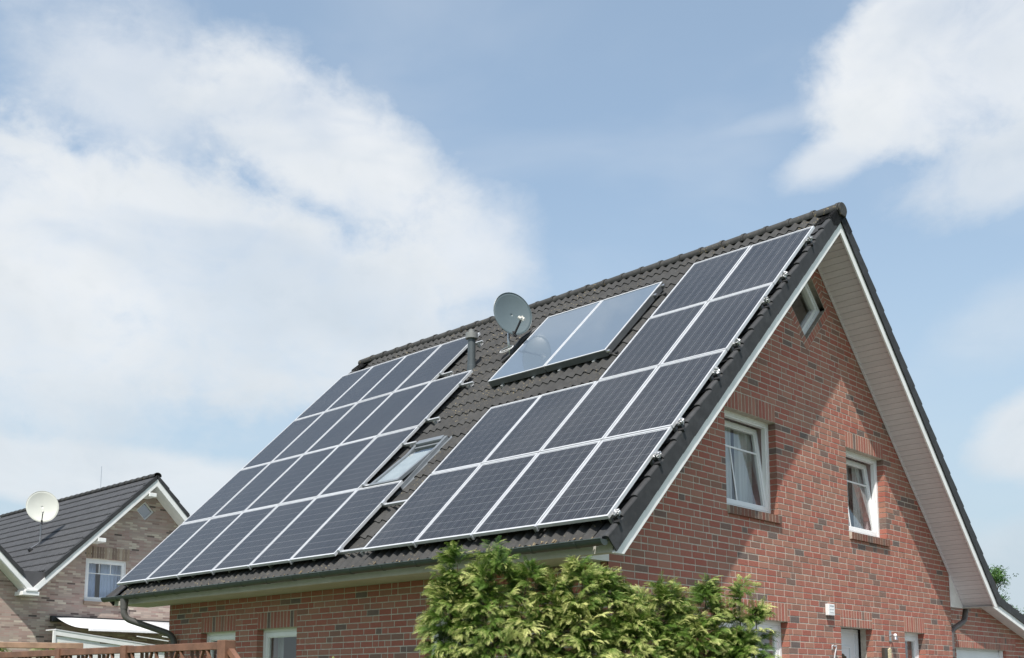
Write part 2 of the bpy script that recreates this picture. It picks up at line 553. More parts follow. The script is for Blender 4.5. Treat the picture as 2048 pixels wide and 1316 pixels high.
class MB:
    """mesh builder; vertices are given in world space (or in a thing's own space)"""
    def __init__(s):
        s.v = []
        s.f = []
        s.mi = []
        s.cur = 0

    def add(s, vs, fs):
        o = len(s.v)
        s.v.extend([tuple(p) for p in vs])
        s.f.extend([tuple(i + o for i in f) for f in fs])
        s.mi.extend([s.cur] * len(fs))
        return s

    def hexa(s, p):      # eight corners: bottom ring 0-3, top ring 4-7
        return s.add(p, [(3, 2, 1, 0), (4, 5, 6, 7), (0, 1, 5, 4), (1, 2, 6, 5), (2, 3, 7, 6), (3, 0, 4, 7)])

    def box(s, x0, x1, y0, y1, z0, z1):
        return s.hexa([(x0, y0, z0), (x1, y0, z0), (x1, y1, z0), (x0, y1, z0), (x0, y0, z1), (x1, y0, z1), (x1, y1, z1), (x0, y1, z1)])

    def bar(s, a, b, w_, h_, up=(0, 0, 1)):
        a, b = Vector(a), Vector(b)
        d = (b - a).normalized()
        u = Vector(up)
        r = d.cross(u)
        if r.length < 1e-4:
            r = d.cross(Vector((1, 0, 0)))
        r.normalize()
        u = r.cross(d)
        r, u = r * w_ / 2, u * h_ / 2
        return s.hexa([a - r - u, a + r - u, a + r + u, a - r + u, b - r - u, b + r - u, b + r + u, b - r + u])

    def tube(s, pts, rad, n=10, caps=True):
        pts = [Vector(p) for p in pts]
        if not isinstance(rad, (list, tuple)):
            rad = [rad] * len(pts)
        rings = []
        prev = None
        for i, p in enumerate(pts):
            if i == 0:
                d = pts[1] - p
            elif i == len(pts) - 1:
                d = p - pts[i - 1]
            else:
                d = (pts[i + 1] - p).normalized() + (p - pts[i - 1]).normalized()
            d.normalize()
            if prev is None:
                r = d.cross(Vector((0, 0, 1)))
                if r.length < 1e-3:
                    r = d.cross(Vector((1, 0, 0)))
            else:
                r = prev - d * prev.dot(d)
            r.normalize()
            prev = r
            u = d.cross(r)
            rings.append([p + (r * cos(2 * pi * k / n) + u * sin(2 * pi * k / n)) * rad[i] for k in range(n)])
        vs = [q for ring in rings for q in ring]
        fs = []
        for i in range(len(pts) - 1):
            for k in range(n):
                a = i * n + k
                b = i * n + (k + 1) % n
                fs.append((a, b, b + n, a + n))
        if caps:
            fs.append(tuple(range(n))[::-1])
            fs.append(tuple(range((len(pts) - 1) * n, len(pts) * n)))
        return s.add(vs, fs)

    def prism(s, poly, off):
        """polygon (list of 3D points) extruded by vector off"""
        n = len(poly)
        off = Vector(off)
        vs = [Vector(p) for p in poly] + [Vector(p) + off for p in poly]
        fs = [tuple(range(n))[::-1], tuple(range(n, 2 * n))]
        fs += [(i, (i + 1) % n, (i + 1) % n + n, i + n) for i in range(n)]
        return s.add(vs, fs)

    def mesh(s, name, base=(0, 0, 0), smooth=False):
        me = bpy.data.meshes.new(name)
        b = Vector(base)
        me.from_pydata([(p[0] - b.x, p[1] - b.y, p[2] - b.z) for p in s.v], [], s.f)
        if any(s.mi):
            me.polygons.foreach_set('material_index', s.mi)
        me.update()
        bm = bmesh.new()
        bm.from_mesh(me)
        bmesh.ops.recalc_face_normals(bm, faces=bm.faces)
        bm.to_mesh(me)
        bm.free()
        if smooth:
            me.polygons.foreach_set('use_smooth', [True] * len(me.polygons))
        return me


def root_of(o):
    while o.parent:
        o = o.parent
    return o


def obj(name, mb, mat, parent=None, smooth=False, bevel=0.0, label=None, cat=None, kind=None, group=None, local=False):
    base = (0, 0, 0)
    if parent is not None and not local:
        base = BASE[root_of(parent).name]
    me = mb.mesh(name, base, smooth)
    for mt in (mat if isinstance(mat, (list, tuple)) else [mat]):
        me.materials.append(mt)
    o = bpy.data.objects.new(name, me)
    COL.objects.link(o)
    o.parent = parent
    if parent is None:
        BASE[o.name] = Vector((0, 0, 0))
    if smooth:
        try:
            me.set_sharp_from_angle(angle=radians(35))
        except Exception:
            pass
    if bevel:
        md = o.modifiers.new('bevel', 'BEVEL')
        md.width = bevel
        md.segments = 2
        md.limit_method = 'ANGLE'
    return tag(o, label, cat, group, kind)


def inst(name, me, mw, parent):
    """an object sharing mesh data, placed by world matrix under an unrotated parent chain"""
    o = bpy.data.objects.new(name, me)
    COL.objects.link(o)
    o.parent = parent
    b = BASE[root_of(parent).name] if parent is not None else Vector((0, 0, 0))
    m2 = mw.copy()
    m2.translation = mw.translation - b
    o.matrix_basis = m2
    return o


def copy_tree(o, parent=None):
    c = o.copy()
    COL.objects.link(c)
    c.parent = parent
    for ch in o.children:
        copy_tree(ch, c)
    return c


def px(p):
    """rough pixel position, used only to rank which repeats are built singly"""
    F = Vector((-sin(YAW) * cos(PITCH), cos(YAW) * cos(PITCH), sin(PITCH)))
    R = Vector((cos(YAW), sin(YAW), 0))
    U = R.cross(F)
    d = Vector(p) - Vector(CAM_POS)
    z = d.dot(F)
    if z < 0.1:
        return (-9e3, -9e3, z)
    return (1024 + 2177 * d.dot(R) / z, 1082.8 - 2177 * d.dot(U) / z, z)


def in_frame(p, hedge=True):
    x, y, z = px(p)
    if not (-10 < x < 2058 and -10 < y < 1326):
        return 0
    if hedge and 850 < x < 1545 and y > 1180:
        return 0
    return 1.0 / z

# ------------------------------------------------------------------ house dimensions
C = 0.0845                      # brick course
XW, YE, YF, XL = -0.526, 0.661, 10.01, -9.946
TH = 0.7805
TT = tan(TH)
ZO = 3.240
YA = 5.335                      # ridge
XB = 0.049                      # outer face of the barge boards
XLV = -10.75                    # far verge
Z_S = 8.065                     # soffit underside at the apex
ZC, ZA = 2.374, 5.078           # undersides of lintels
ZB = ZA - 15 * C
NR = Vector((0, -sin(TH), cos(TH)))
SR = Vector((0, cos(TH), sin(TH)))
XR = Vector((1, 0, 0))


def roof(u, s, off):
    """point on the front slope; off is measured from the glass plane of the modules"""
    return Vector((u, 0, ZO)) + SR * s + NR * off


def roof_back(p):
    return Vector((p.x, 2 * YA - p.y, p.z))


class WF:
    """wall frame: a runs along the wall, d outwards, z up"""
    def __init__(s, o, a, n):
        s.o, s.a, s.n = Vector(o), Vector(a), Vector(n)

    def p(s, a, d, z):
        return s.o + s.a * a + s.n * d + Vector((0, 0, z))

    def m(s, a, d, z):
        M = Matrix.Identity(4)
        M.col[0][:3] = s.a
        M.col[1][:3] = s.n
        M.col[2][:3] = s.a.cross(s.n) if s.a.cross(s.n).z > 0 else -s.a.cross(s.n)
        M.translation = s.p(a, d, z)
        return M

    def box(s, mb, a0, a1, d0, d1, z0, z1):
        P = s.p
        return mb.hexa([P(a0, d0, z0), P(a1, d0, z0), P(a1, d1, z0), P(a0, d1, z0), P(a0, d0, z1), P(a1, d0, z1), P(a1, d1, z1), P(a0, d1, z1)])


GAB = WF((XW, 0, 0), (0, 1, 0), (1, 0, 0))
EAV = WF((0, YE, 0), (1, 0, 0), (0, -1, 0))

house = thing('red_brick_house', 'red brick house with steep dark tiled roof carrying the solar panels', 'house', (-5, 5, 0))


def gap(): return 0.0135


def unit_box(lx, ly, lz, name, mat):
    """centred along x, front face at y=0 going back, z centred; slightly chamfered front edges"""
    e = 0.0035
    mb = MB()
    x, z = lx / 2, lz / 2
    mb.add([(-x + e, 0, -z + e), (x - e, 0, -z + e), (x - e, 0, z - e), (-x + e, 0, z - e),
            (-x, -e, -z), (x, -e, -z), (x, -e, z), (-x, -e, z),
            (-x, -ly, -z), (x, -ly, -z), (x, -ly, z), (-x, -ly, z)],
           [(0, 1, 2, 3), (0, 4, 5, 1), (1, 5, 6, 2), (2, 6, 7, 3), (3, 7, 4, 0),
            (4, 8, 9, 5), (5, 9, 10, 6), (6, 10, 11, 7), (7, 11, 8, 4)])
    me = mb.mesh(name)
    me.materials.append(mat)
    return me


def lay_bricks(frame, span, z0, z1, holes, owner, mat, quota, rank=in_frame, seed=1, zmax=None, depth=0.112, zref=ZC, course=C, L=None):
    """courses of stretchers and headers. span(z)->(a0,a1); holes: list of fn(z)->None or (a0,a1)"""
    rnd = random.Random(seed)
    g = gap()
    L = L or 3 * course
    H = L / 2
    k0 = int(math.floor((z0 - zref) / course))
    items = []
    k = k0
    while True:
        zb = zref + k * course
        if zb >= z1:
            break
        zt = zb + course
        zm = (zb + zt) / 2
        lo, hi = span(zb), span(zt)
        if hi[1] - hi[0] > 0.05:
            ivb = [[lo[0], lo[1]]]
            ivt = [[hi[0], hi[1]]]
            for h in holes:
                hm = h(zm)
                if hm is None:
                    continue
                hb = h(zb + 1e-4) or hm
                ht = h(zt - 1e-4) or hm
                nb, nt_ = [], []
                for (b0, b1), (t0, t1) in zip(ivb, ivt):
                    m0, m1 = (b0 + t0) / 2, (b1 + t1) / 2
                    if hm[1] <= m0 or hm[0] >= m1:
                        nb.append([b0, b1])
                        nt_.append([t0, t1])
                        continue
                    if hm[0] > m0 + 0.02:
                        nb.append([b0, hb[0]])
                        nt_.append([t0, ht[0]])
                    if hm[1] < m1 - 0.02:
                        nb.append([hb[1], b1])
                        nt_.append([ht[1], t1])
                ivb, ivt = nb, nt_
            for (b0, b1), (t0, t1) in zip(ivb, ivt):
                # joints: wild bond, mostly stretchers with a header now and then
                a0 = max(b0, t0)
                a1 = min(b1, t1)
                cuts = []
                grid = rnd.choice((0, 0.25, 0.5, 0.75)) * 0 + ((k % 2) * 0.5 + (k % 4 // 2) * 0.25) * L
                a = math.floor(a0 / L) * L + grid - L
                while a < a1:
                    step = L if rnd.random() > 0.2 else H
                    a += step
                    if a > a0 + 0.05 and a < a1 - 0.05:
                        cuts.append(a)
                edges_b = [b0] + cuts + [b1]
                edges_t = [t0] + cuts + [t1]
                for j in range(len(edges_b) - 1):
                    eb0, eb1, et0, et1 = edges_b[j], edges_b[j + 1], edges_t[j], edges_t[j + 1]
                    sq = abs(eb0 - et0) < 1e-5 and abs(eb1 - et1) < 1e-5
                    first, last = j == 0, j == len(edges_b) - 2
                    gl = 0 if first else g / 2
                    gr = 0 if last else g / 2
                    dd = rnd.uniform(-0.0015, 0.0015)
                    items.append((eb0 + gl, eb1 - gr, et0 + gl, et1 - gr, zb + g / 2, zt - g / 2, dd, sq))
        k += 1
    order = []
    for i, it in enumerate(items):
        full = it[7] and (abs((it[1] - it[0]) - (L - g)) < 0.002 or abs((it[1] - it[0]) - (H - g)) < 0.002)
        if full:
            r = rank(frame.p((it[0] + it[1]) / 2, 0, it[4]))
            if r > 0:
                order.append((-r, i))
    order.sort()
    single = set(i for _, i in order[:quota])
    me_full = unit_box(L - g, depth, course - g, 'brick', mat)
    me_half = unit_box(H - g, depth, course - g, 'half_brick', mat)
    mb = MB()
    for i, (b0, b1, t0, t1, zb, zt, dd, sq) in enumerate(items):
        if i in single:
            me = me_full if (b1 - b0) > H + 0.02 else me_half
            inst('brick', me, frame.m((b0 + b1) / 2, dd, (zb + zt) / 2), owner)
        else:
            P = frame.p
            e = 0.003
            d = dd
            mb.add([P(b0 + e, d, zb + e), P(b1 - e, d, zb + e), P(t1 - e, d, zt - e), P(t0 + e, d, zt - e),
                    P(b0, d - e, zb), P(b1, d - e, zb), P(t1, d - e, zt), P(t0, d - e, zt),
                    P(b0, d - depth, zb), P(b1, d - depth, zb), P(t1, d - depth, zt), P(t0, d - depth, zt)],
                   [(0, 1, 2, 3), (0, 4, 5, 1), (1, 5, 6, 2), (2, 6, 7, 3), (3, 7, 4, 0),
                    (4, 8, 9, 5), (5, 9, 10, 6), (6, 10, 11, 7), (7, 11, 8, 4), (8, 11, 10, 9)])
    if mb.v:
        obj('brickwork', mb, mat, owner, kind='stuff')
    return len(single)


def mortar_wall(name, frame, outline, holes, owner, d=-0.0040, depth=0.20, mat=None):
    """wall body behind the bricks, with openings cut through it"""
    mb = MB()
    loops = [[frame.p(a, d, z) for a, z in outline]] + [[frame.p(a, d, z) for a, z in h] for h in holes]
    flat = [[Vector((a, z, 0)) for a, z in outline]] + [[Vector((a, z, 0)) for a, z in h] for h in holes]
    tris = tessellate_polygon(flat)
    vs = [p for lp in loops for p in lp]
    n = len(vs)
    back = [p - frame.n * depth for p in vs]
    fs = [tuple(t) for t in tris] + [tuple(i + n for i in t) for t in tris]
    o = 0
    for lp in loops:
        m = len(lp)
        for i in range(m):
            fs.append((o + i, o + (i + 1) % m, o + (i + 1) % m + n, o + i + n))
        o += m
    mb.add(vs + back, fs)
    return obj(name, mb, mat or M_MORTAR, owner)


def rect(a0, a1, z0, z1, m=0.0):
    return [(a0 - m, z0 - m), (a1 + m, z0 - m), (a1 + m, z1 + m), (a0 - m, z1 + m)]


def hole_fn(a0, a1, z0, z1):
    return lambda z: (a0, a1) if z0 < z < z1 else None


# openings: a0, a1, z0, z1
G_L = (3.076, 3.076 + 15 * C, ZB, ZA)
G_R = (6.383, 6.383 + 15 * C, ZB, ZA)
G_W = (2.82, 2.82 + 20 * C, ZC - 15 * C, ZC)
G_D = (6.005, 6.005 + 12 * C, 0.0, ZC)
G_N = (8.137, 8.137 + 9 * C, ZC - 17 * C, ZC)
E_1 = (-8.923, -8.923 + 12 * C, ZC - 15 * C, ZC)
E_2 = (-7.308, -7.308 + 12 * C, ZC - 15 * C, ZC)
E_3 = (-3.507, -3.507 + 12 * C, ZC - 15 * C, ZC)
DIA = (5.31, 7.085, 0.595)      # diamond window: centre a, centre z, half diagonal


def slope_z(a): return Z_S - abs(a - YA) * TT


gab_out = [(YE, 0), (YF, 0), (YF, slope_z(YF) + 0.04), (YA, Z_S + 0.04), (YE, slope_z(YE) + 0.04)]
dia = [(DIA[0] - DIA[2], DIA[1]), (DIA[0], DIA[1] - DIA[2]), (DIA[0] + DIA[2], DIA[1]), (DIA[0], DIA[1] + DIA[2])]
mg = 0.006
gable = mortar_wall('gable_wall', GAB, gab_out, [rect(*G_L, m=mg), rect(*G_R, m=mg), rect(*G_W, m=mg), rect(G_D[0], G_D[1], 0.02, G_D[3], m=mg), rect(*G_N, m=mg), dia], house)
eave_wall = mortar_wall('eave_wall', EAV, [(XL, 0), (XW - 0.008, 0), (XW - 0.008, 3.3), (XL, 3.3)], [rect(*E_1, m=mg), rect(*E_2, m=mg), rect(*E_3, m=mg)], house)
mb = MB()
mb.box(XL, XL + 0.2, YE + 0.21, YF, 0, 3.3)
mb.prism([(XL, YE + 0.2, 3.3), (XL, YF, 3.3), (XL, YA, Z_S)], (0.2, 0, 0))
mb.box(XL + 0.21, XW - 0.21, YF - 0.2, YF, 0, 3.3)
obj('rear_wall', mb, M_BRICK, house)


def lintel_hole(a0, a1, z): return hole_fn(a0 - 1e-3, a1 + 1e-3, z - 0.001, z + 3 * C)


SILLH = 1.45 * C


def sill_hole(o): return hole_fn(o[0], o[1] + 0.0, o[2] - SILLH, o[2] + 0.001)


def dia_hole(r):
    return lambda z: (DIA[0] - (r - abs(z - DIA[1])), DIA[0] + (r - abs(z - DIA[1]))) if abs(z - DIA[1]) < r - 0.03 else None


RING = 0.118
g_holes = [hole_fn(*o) for o in (G_L, G_R, G_W, G_D, G_N)] + [lintel_hole(o[0], o[1], o[3]) for o in (G_L, G_R, G_W, G_D, G_N)] + \
          [sill_hole(o) for o in (G_L, G_R, G_W, G_N)] + [dia_hole(DIA[2] + RING * sqrt(2) + 0.008)]
e_holes = [hole_fn(*o) for o in (E_1, E_2, E_3)] + [lintel_hole(o[0], o[1], o[3]) for o in (E_1, E_2, E_3)] + [sill_hole(o) for o in (E_1, E_2, E_3)]


def gspan(z):
    h = (Z_S + 0.02 - z) / TT
    return (max(YE, YA - h), min(YF, YA + h))


lay_bricks(GAB, gspan, 0.0, Z_S, g_holes, gable, M_BRICK, 185, seed=3)
lay_bricks(EAV, lambda z: (XL, XW - 0.0135), 0.0, 3.1, e_holes, eave_wall, M_BRICK, 115, seed=5)

# soldier courses over the openings and brick sills
sol_me = unit_box(C - 0.0130, 0.112, 3 * C - 0.0130, 'soldier_brick', M_BRICK)
sol_half = unit_box(C - 0.0130, 0.112, 1.5 * C - 0.0130, 'short_soldier_brick', M_BRICK)


def lintel(frame, o, owner, double=False, seed=0, z=None, rows=3):
    rnd = random.Random(seed)
    a0, a1 = o[0], o[1]
    z = o[3] if z is None else z
    n = int(round((a1 - a0) / C))
    mb = MB()
    frame.box(mb, a0 + 0.004, a1 - 0.004, -0.0032, -0.085, z + 0.004, z + rows * C - 0.004)
    L_ = obj('lintel', mb, M_MORTAR, owner)
    for i in range(n):
        a = a0 + (i + 0.5) * (a1 - a0) / n
        if double:
            for q in (0, 1):
                inst('soldier_brick', sol_half, frame.m(a, rnd.uniform(-.001, .001), z + (0.75 + 1.5 * q) * C), L_)
        else:
            inst('soldier_brick', sol_me, frame.m(a, rnd.uniform(-.001, .001), z + 1.5 * C), L_)
    return L_


def sill(frame, o, owner):
    """row of bricks on edge, sloping out and standing proud of the wall"""
    a0, a1, z = o[0] + 0.01, o[1] + 0.03, o[2]
    n = int(round((a1 - a0) / C))
    mb = MB()
    P = frame.p

    def wedge(m, b0, b1, e):
        m.hexa([P(b0, -0.12, z - SILLH + e), P(b1, -0.12, z - SILLH + e), P(b1, 0.040 - e, z - SILLH + e), P(b0, 0.040 - e, z - SILLH + e),
                P(b0, -0.12, z + 0.012 - e), P(b1, -0.12, z + 0.012 - e), P(b1, 0.040 - e, z - 0.018 - e), P(b0, 0.040 - e, z - 0.018 - e)])
    wedge(mb, a0 + 0.004, a1 - 0.004, 0.0035)
    S_ = obj('window_sill', mb, M_MORTAR, owner)
    wd = (a1 - a0) / n
    m2 = MB()
    ctr = P(a0 + wd / 2, 0, z)
    wedge(m2, a0 + 0.0062, a0 + wd - 0.0062, 0.0)
    me = m2.mesh('sill_brick', ctr)
    me.materials.append(M_SILL)
    for i in range(n):
        M = Matrix.Identity(4)
        M.translation = P(a0 + wd * (i + 0.5), 0, z)
        inst('sill_brick', me, M, S_)
    return S_


M_SILL = brick_mat('sill_brick_brown', [(0.0, (0.16, 0.06, 0.045)), (0.4, (0.19, 0.095, 0.065)), (0.7, (0.14, 0.09, 0.07)), (1.0, (0.11, 0.08, 0.07))])
for i, o in enumerate((G_L, G_R, G_W, G_N)):
    lintel(GAB, o, gable, seed=i)
    sill(GAB, o, gable)
lintel(GAB, G_D, gable, double=True, seed=11)
for i, o in enumerate((E_1, E_2, E_3)):
    lintel(EAV, o, eave_wall, seed=20 + i)
    sill(EAV, o, eave_wall)

# bricks round the diamond window
ring_me = unit_box(C - 0.011, 0.112, RING - 0.006, 'surround_brick', M_BRICK)
mb = MB()
corner = [(DIA[0] + DIA[2] * x, DIA[1] + DIA[2] * y) for x, y in ((1, 0), (0, 1), (-1, 0), (0, -1))]
rs_o = DIA[2] + RING * sqrt(2) + 0.01
outer = [(DIA[0] + rs_o * x, DIA[1] + rs_o * y) for x, y in ((1, 0), (0, 1), (-1, 0), (0, -1))]
for k in range(4):
    p0, p1, q0, q1 = corner[k], corner[(k + 1) % 4], outer[k], outer[(k + 1) % 4]
    mb.hexa([GAB.p(p0[0], -0.006, p0[1]), GAB.p(p1[0], -0.006, p1[1]), GAB.p(p1[0], -0.11, p1[1]), GAB.p(p0[0], -0.11, p0[1]),
             GAB.p(q0[0], -0.006, q0[1]), GAB.p(q1[0], -0.006, q1[1]), GAB.p(q1[0], -0.11, q1[1]), GAB.p(q0[0], -0.11, q0[1])])
surround = obj('diamond_surround', mb, M_MORTAR, gable)
for k in range(4):
    p0, p1 = Vector(corner[k]), Vector(corner[(k + 1) % 4])
    e = (p1 - p0)
    L_ = e.length
    e.normalize()
    nrm = Vector((e.y, -e.x))
    if nrm.dot((p0 + p1) / 2 - Vector(DIA[:2])) < 0:
        nrm = -nrm
    n = int(L_ / C) + 1
    for i in range(n):
        c = p0 + e * (L_ * (i + 0.5) / n) + nrm * (RING / 2 + 0.003)
        M = Matrix.Identity(4)
        ax = Vector((0, e.x, e.y))
        az_ = Vector((0, nrm.x, nrm.y))
        M.col[0][:3] = ax
        M.col[1][:3] = Vector((1, 0, 0))
        M.col[2][:3] = az_
        M.translation = GAB.p(c.x, random.uniform(-.001, .001), c.y)
        inst('surround_brick', ring_me, M, surround)

for k in range(4):
    d_ = ((1, 0), (0, 1), (-1, 0), (0, -1))[k]
    rr_ = DIA[2] + RING / sqrt(2) + 0.006
    M = Matrix.Identity(4)
    q_ = 1 / sqrt(2)
    M.col[0][:3] = Vector((0, q_, q_))
    M.col[1][:3] = Vector((1, 0, 0))
    M.col[2][:3] = Vector((0, -q_, q_))
    M.translation = GAB.p(DIA[0] + d_[0] * rr_, 0.0, DIA[1] + d_[1] * rr_)
    if k == 0:
        cor_me = unit_box(RING - 0.006, 0.112, RING - 0.006, 'corner_brick', M_BRICK)
    inst('surround_brick', cor_me, M, surround)

# ------------------------------------------------------------------ windows
def ring_box(frame, mb, a0, a1, z0, z1, w_, d0, d1, f=None):
    """rectangular ring (frame) made of four bars that butt together"""
    P = f or frame.p
    for (b0, b1, c0, c1) in ((a0, a0 + w_, z0, z1), (a1 - w_, a1, z0, z1), (a0 + w_, a1 - w_, z0, z0 + w_), (a0 + w_, a1 - w_, z1 - w_, z1)):
        mb.hexa([P(b0, d0, c0), P(b1, d0, c0), P(b1, d1, c0), P(b0, d1, c0), P(b0, d0, c1), P(b1, d0, c1), P(b1, d1, c1), P(b0, d1, c1)])


def window(frame, o, owner, tilt=0.0, rec=0.115, vbars=(0.5,), hbars=(0.72,), curtain=True, cmat=None, ccov=((0.0, 0.34), (0.62, 1.0)), rm=(0.5, 0.8, 0.3), seed=0):
    a0, a1, z0, z1 = o
    mb = MB()
    e = 0.012
    ring_box(frame, mb, a0 - e, a1 + e, z0 - e, z1 + e, 0.042 + e, -rec, -rec - 0.075)
    ring_box(frame, mb, a0 + 0.042, a1 - 0.042, z0 + 0.042, z1 - 0.042, 0.022, -rec - 0.014, -rec - 0.073)
    W_ = obj('window', mb, M_PVC, owner)
    # sash, hinged at the bottom edge
    s0, s1, t0, t1 = a0 + 0.055, a1 - 0.055, z0 + 0.05, z1 - 0.055
    hd = -rec - 0.006
    ct, st = cos(tilt), sin(tilt)

    def Q(a, d, z):
        zz, dd = z - t0, d - hd
        return frame.p(a, hd + dd * ct - zz * st, t0 + zz * ct + dd * st)
    m2 = MB()
    ring_box(frame, m2, s0, s1, t0, t1, 0.058, hd, hd - 0.065, Q)
    ring_box(frame, m2, s0 + 0.058, s1 - 0.058, t0 + 0.058, t1 - 0.058, 0.014, hd - 0.016, hd - 0.055, Q)
    obj('sash', m2, M_PVC, W_)
    m3 = MB()
    g0, g1, h0, h1 = s0 + 0.06, s1 - 0.06, t0 + 0.06, t1 - 0.06
    m3.add([Q(g0, hd - 0.03, h0), Q(g1, hd - 0.03, h0), Q(g1, hd - 0.03, h1), Q(g0, hd - 0.03, h1)], [(0, 1, 2, 3)])
    obj('glass_pane', m3, M_GLASS, W_)
    ww, hh = g1 - g0, h1 - h0
    for v in vbars:
        v0, vl, vh = v if isinstance(v, tuple) else (v, 0.0, 1.0)
        m4 = MB()
        c = g0 + ww * v0
        m4.hexa([Q(c - 0.011, hd - 0.028, h0 + hh * vl), Q(c + 0.011, hd - 0.028, h0 + hh * vl), Q(c + 0.011, hd - 0.02, h0 + hh * vl), Q(c - 0.011, hd - 0.02, h0 + hh * vl),
                 Q(c - 0.011, hd - 0.028, h0 + hh * vh), Q(c + 0.011, hd - 0.028, h0 + hh * vh), Q(c + 0.011, hd - 0.02, h0 + hh * vh), Q(c - 0.011, hd - 0.02, h0 + hh * vh)])
        obj('glazing_bar', m4, M_PVC, W_)
    for v in hbars:
        m4 = MB()
        c = h0 + hh * v
        m4.hexa([Q(g0, hd - 0.028, c - 0.012), Q(g1, hd - 0.028, c - 0.012), Q(g1, hd - 0.0185, c - 0.012), Q(g0, hd - 0.0185, c - 0.012),
                 Q(g0, hd - 0.028, c + 0.012), Q(g1, hd - 0.028, c + 0.012), Q(g1, hd - 0.0185, c + 0.012), Q(g0, hd - 0.0185, c + 0.012)])
        obj('glazing_bar', m4, M_PVC, W_)
    if tilt:
        m5 = MB()
        zz = z0 + (z1 - z0) * 0.42
        frame.box(m5, a1 - 0.064, a1 - 0.050, -rec - 0.07, -rec - 0.11, zz, zz + 0.045)
        obj('window_catch', m5, M_BLACK, W_)
    # pale jambs and the room behind
    m6 = MB()
    j0, j1 = -rec - 0.076, -rec - 0.30
    for (b0, b1, c0, c1) in ((a0 - 0.02, a0, z0 - .02, z1 + .02), (a1, a1 + 0.02, z0 - .02, z1 + .02), (a0, a1, z0 - 0.02, z0), (a0, a1, z1, z1 + 0.02)):
        frame.box(m6, b0, b1, j0, j1, c0, c1)
    obj('jamb', m6, M_JAMB, W_)
    m7 = MB()
    P = frame.p
    r0, r1, y0, y1 = a0 - rm[0], a1 + rm[0], z0 - rm[1], z1 + rm[2]
    if y0 < 0.05: y0 = 0.05
    d0, d1 = j1, -1.9
    k = [P(r0, d0, y0), P(r1, d0, y0), P(r1, d0, y1), P(r0, d0, y1), P(r0, d1, y0), P(r1, d1, y0), P(r1, d1, y1), P(r0, d1, y1)]
    h = [P(a0, d0, z0), P(a1, d0, z0), P(a1, d0, z1), P(a0, d0, z1)]
    m7.add(k + h, [(4, 5, 6, 7), (0, 1, 5, 4), (1, 2, 6, 5), (2, 3, 7, 6), (3, 0, 4, 7), (0, 1, 9, 8), (1, 2, 10, 9), (2, 3, 11, 10), (3, 0, 8, 11)])
    obj('room', m7, M_ROOM, W_)
    if curtain:
        rnd = random.Random(seed)
        for (c0, c1) in ccov:
            m8 = MB()
            n = 36
            vs = []
            fs = []
            ph = rnd.uniform(0, 6)
            top_sq = rnd.uniform(0.9, 1.0)
            for i in range(n + 1):
                t = i / n
                x = a0 + (a1 - a0) * (c0 + (c1 - c0) * t)
                dd = -rec - 0.262 + 0.020 * sin(t * (c1 - c0) * 75 + ph) + 0.008 * sin(t * 41 + ph * 2)
                vs += [P(x, dd, z0 - 0.05), P(x, dd * 1.0, z1 + 0.05)]
                if i:
                    fs.append((2 * i - 2, 2 * i, 2 * i + 1, 2 * i - 1))
            m8.add(vs, fs)
            obj('curtain', m8, cmat or M_CURTAIN, W_, smooth=True)
    return W_


T = radians(7.0)
window(GAB, G_L, gable, tilt=T, vbars=((0.36, 0.0, 0.72),), ccov=((0.30, 0.56), (0.66, 0.98)), seed=1)
window(GAB, G_R, gable, tilt=T, vbars=((0.25, 0.0, 0.72),), ccov=((0.30, 0.60), (0.72, 0.98)), seed=2)
window(GAB, G_W, gable, vbars=(0.33, 0.66), hbars=(0.75,), seed=3)
window(GAB, G_N, gable, vbars=(), hbars=(), cmat=M_CREAM, ccov=((0.0, 0.5),), seed=4)
window(EAV, E_1, eave_wall, vbars=(), hbars=(), ccov=((0.0, 0.2),), seed=5)
window(EAV, E_2, eave_wall, vbars=(), hbars=(), ccov=((0.0, 0.15), (0.5, 0.98)), seed=6)
window(EAV, E_3, eave_wall, vbars=(), hbars=(), seed=7)

# diamond window
mb = MB()


def dia_ring(mb, r0, r1, d0, d1):
    a = [(DIA[0] + r0 * x, DIA[1] + r0 * y) for x, y in ((1, 0), (0, 1), (-1, 0), (0, -1))]
    b = [(DIA[0] + r1 * x, DIA[1] + r1 * y) for x, y in ((1, 0), (0, 1), (-1, 0), (0, -1))]
    for k in range(4):
        p0, p1, q0, q1 = a[k], a[(k + 1) % 4], b[k], b[(k + 1) % 4]
        mb.hexa([GAB.p(p0[0], d0, p0[1]), GAB.p(p1[0], d0, p1[1]), GAB.p(p1[0], d1, p1[1]), GAB.p(p0[0], d1, p0[1]),
                 GAB.p(q0[0], d0, q0[1]), GAB.p(q1[0], d0, q1[1]), GAB.p(q1[0], d1, q1[1]), GAB.p(q0[0], d1, q0[1])])


dia_ring(mb, DIA[2] - 0.065, DIA[2] + 0.0, -0.085, -0.19)
dia_ring(mb, DIA[2] - 0.14, DIA[2] - 0.068, -0.095, -0.185)
dw = obj('diamond_window', mb, M_PVC, gable)
mb = MB()
r = DIA[2] - 0.14
mb.add([GAB.p(DIA[0] + r * x, -0.15, DIA[1] + r * y) for x, y in ((1, 0), (0, 1), (-1, 0), (0, -1))], [(0, 1, 2, 3)])
obj('glass_pane', mb, M_GLASS, dw)
mb = MB()
mb.box(XW - 1.2, XW - 0.21, DIA[0] - .7, DIA[0] + .7, DIA[1] - .75, DIA[1] + .2)
mb.f = [f for f in mb.f if f != (1, 2, 6, 5)]
mb.mi = mb.mi[:len(mb.f)]
obj('room', mb, M_ROOM, dw)

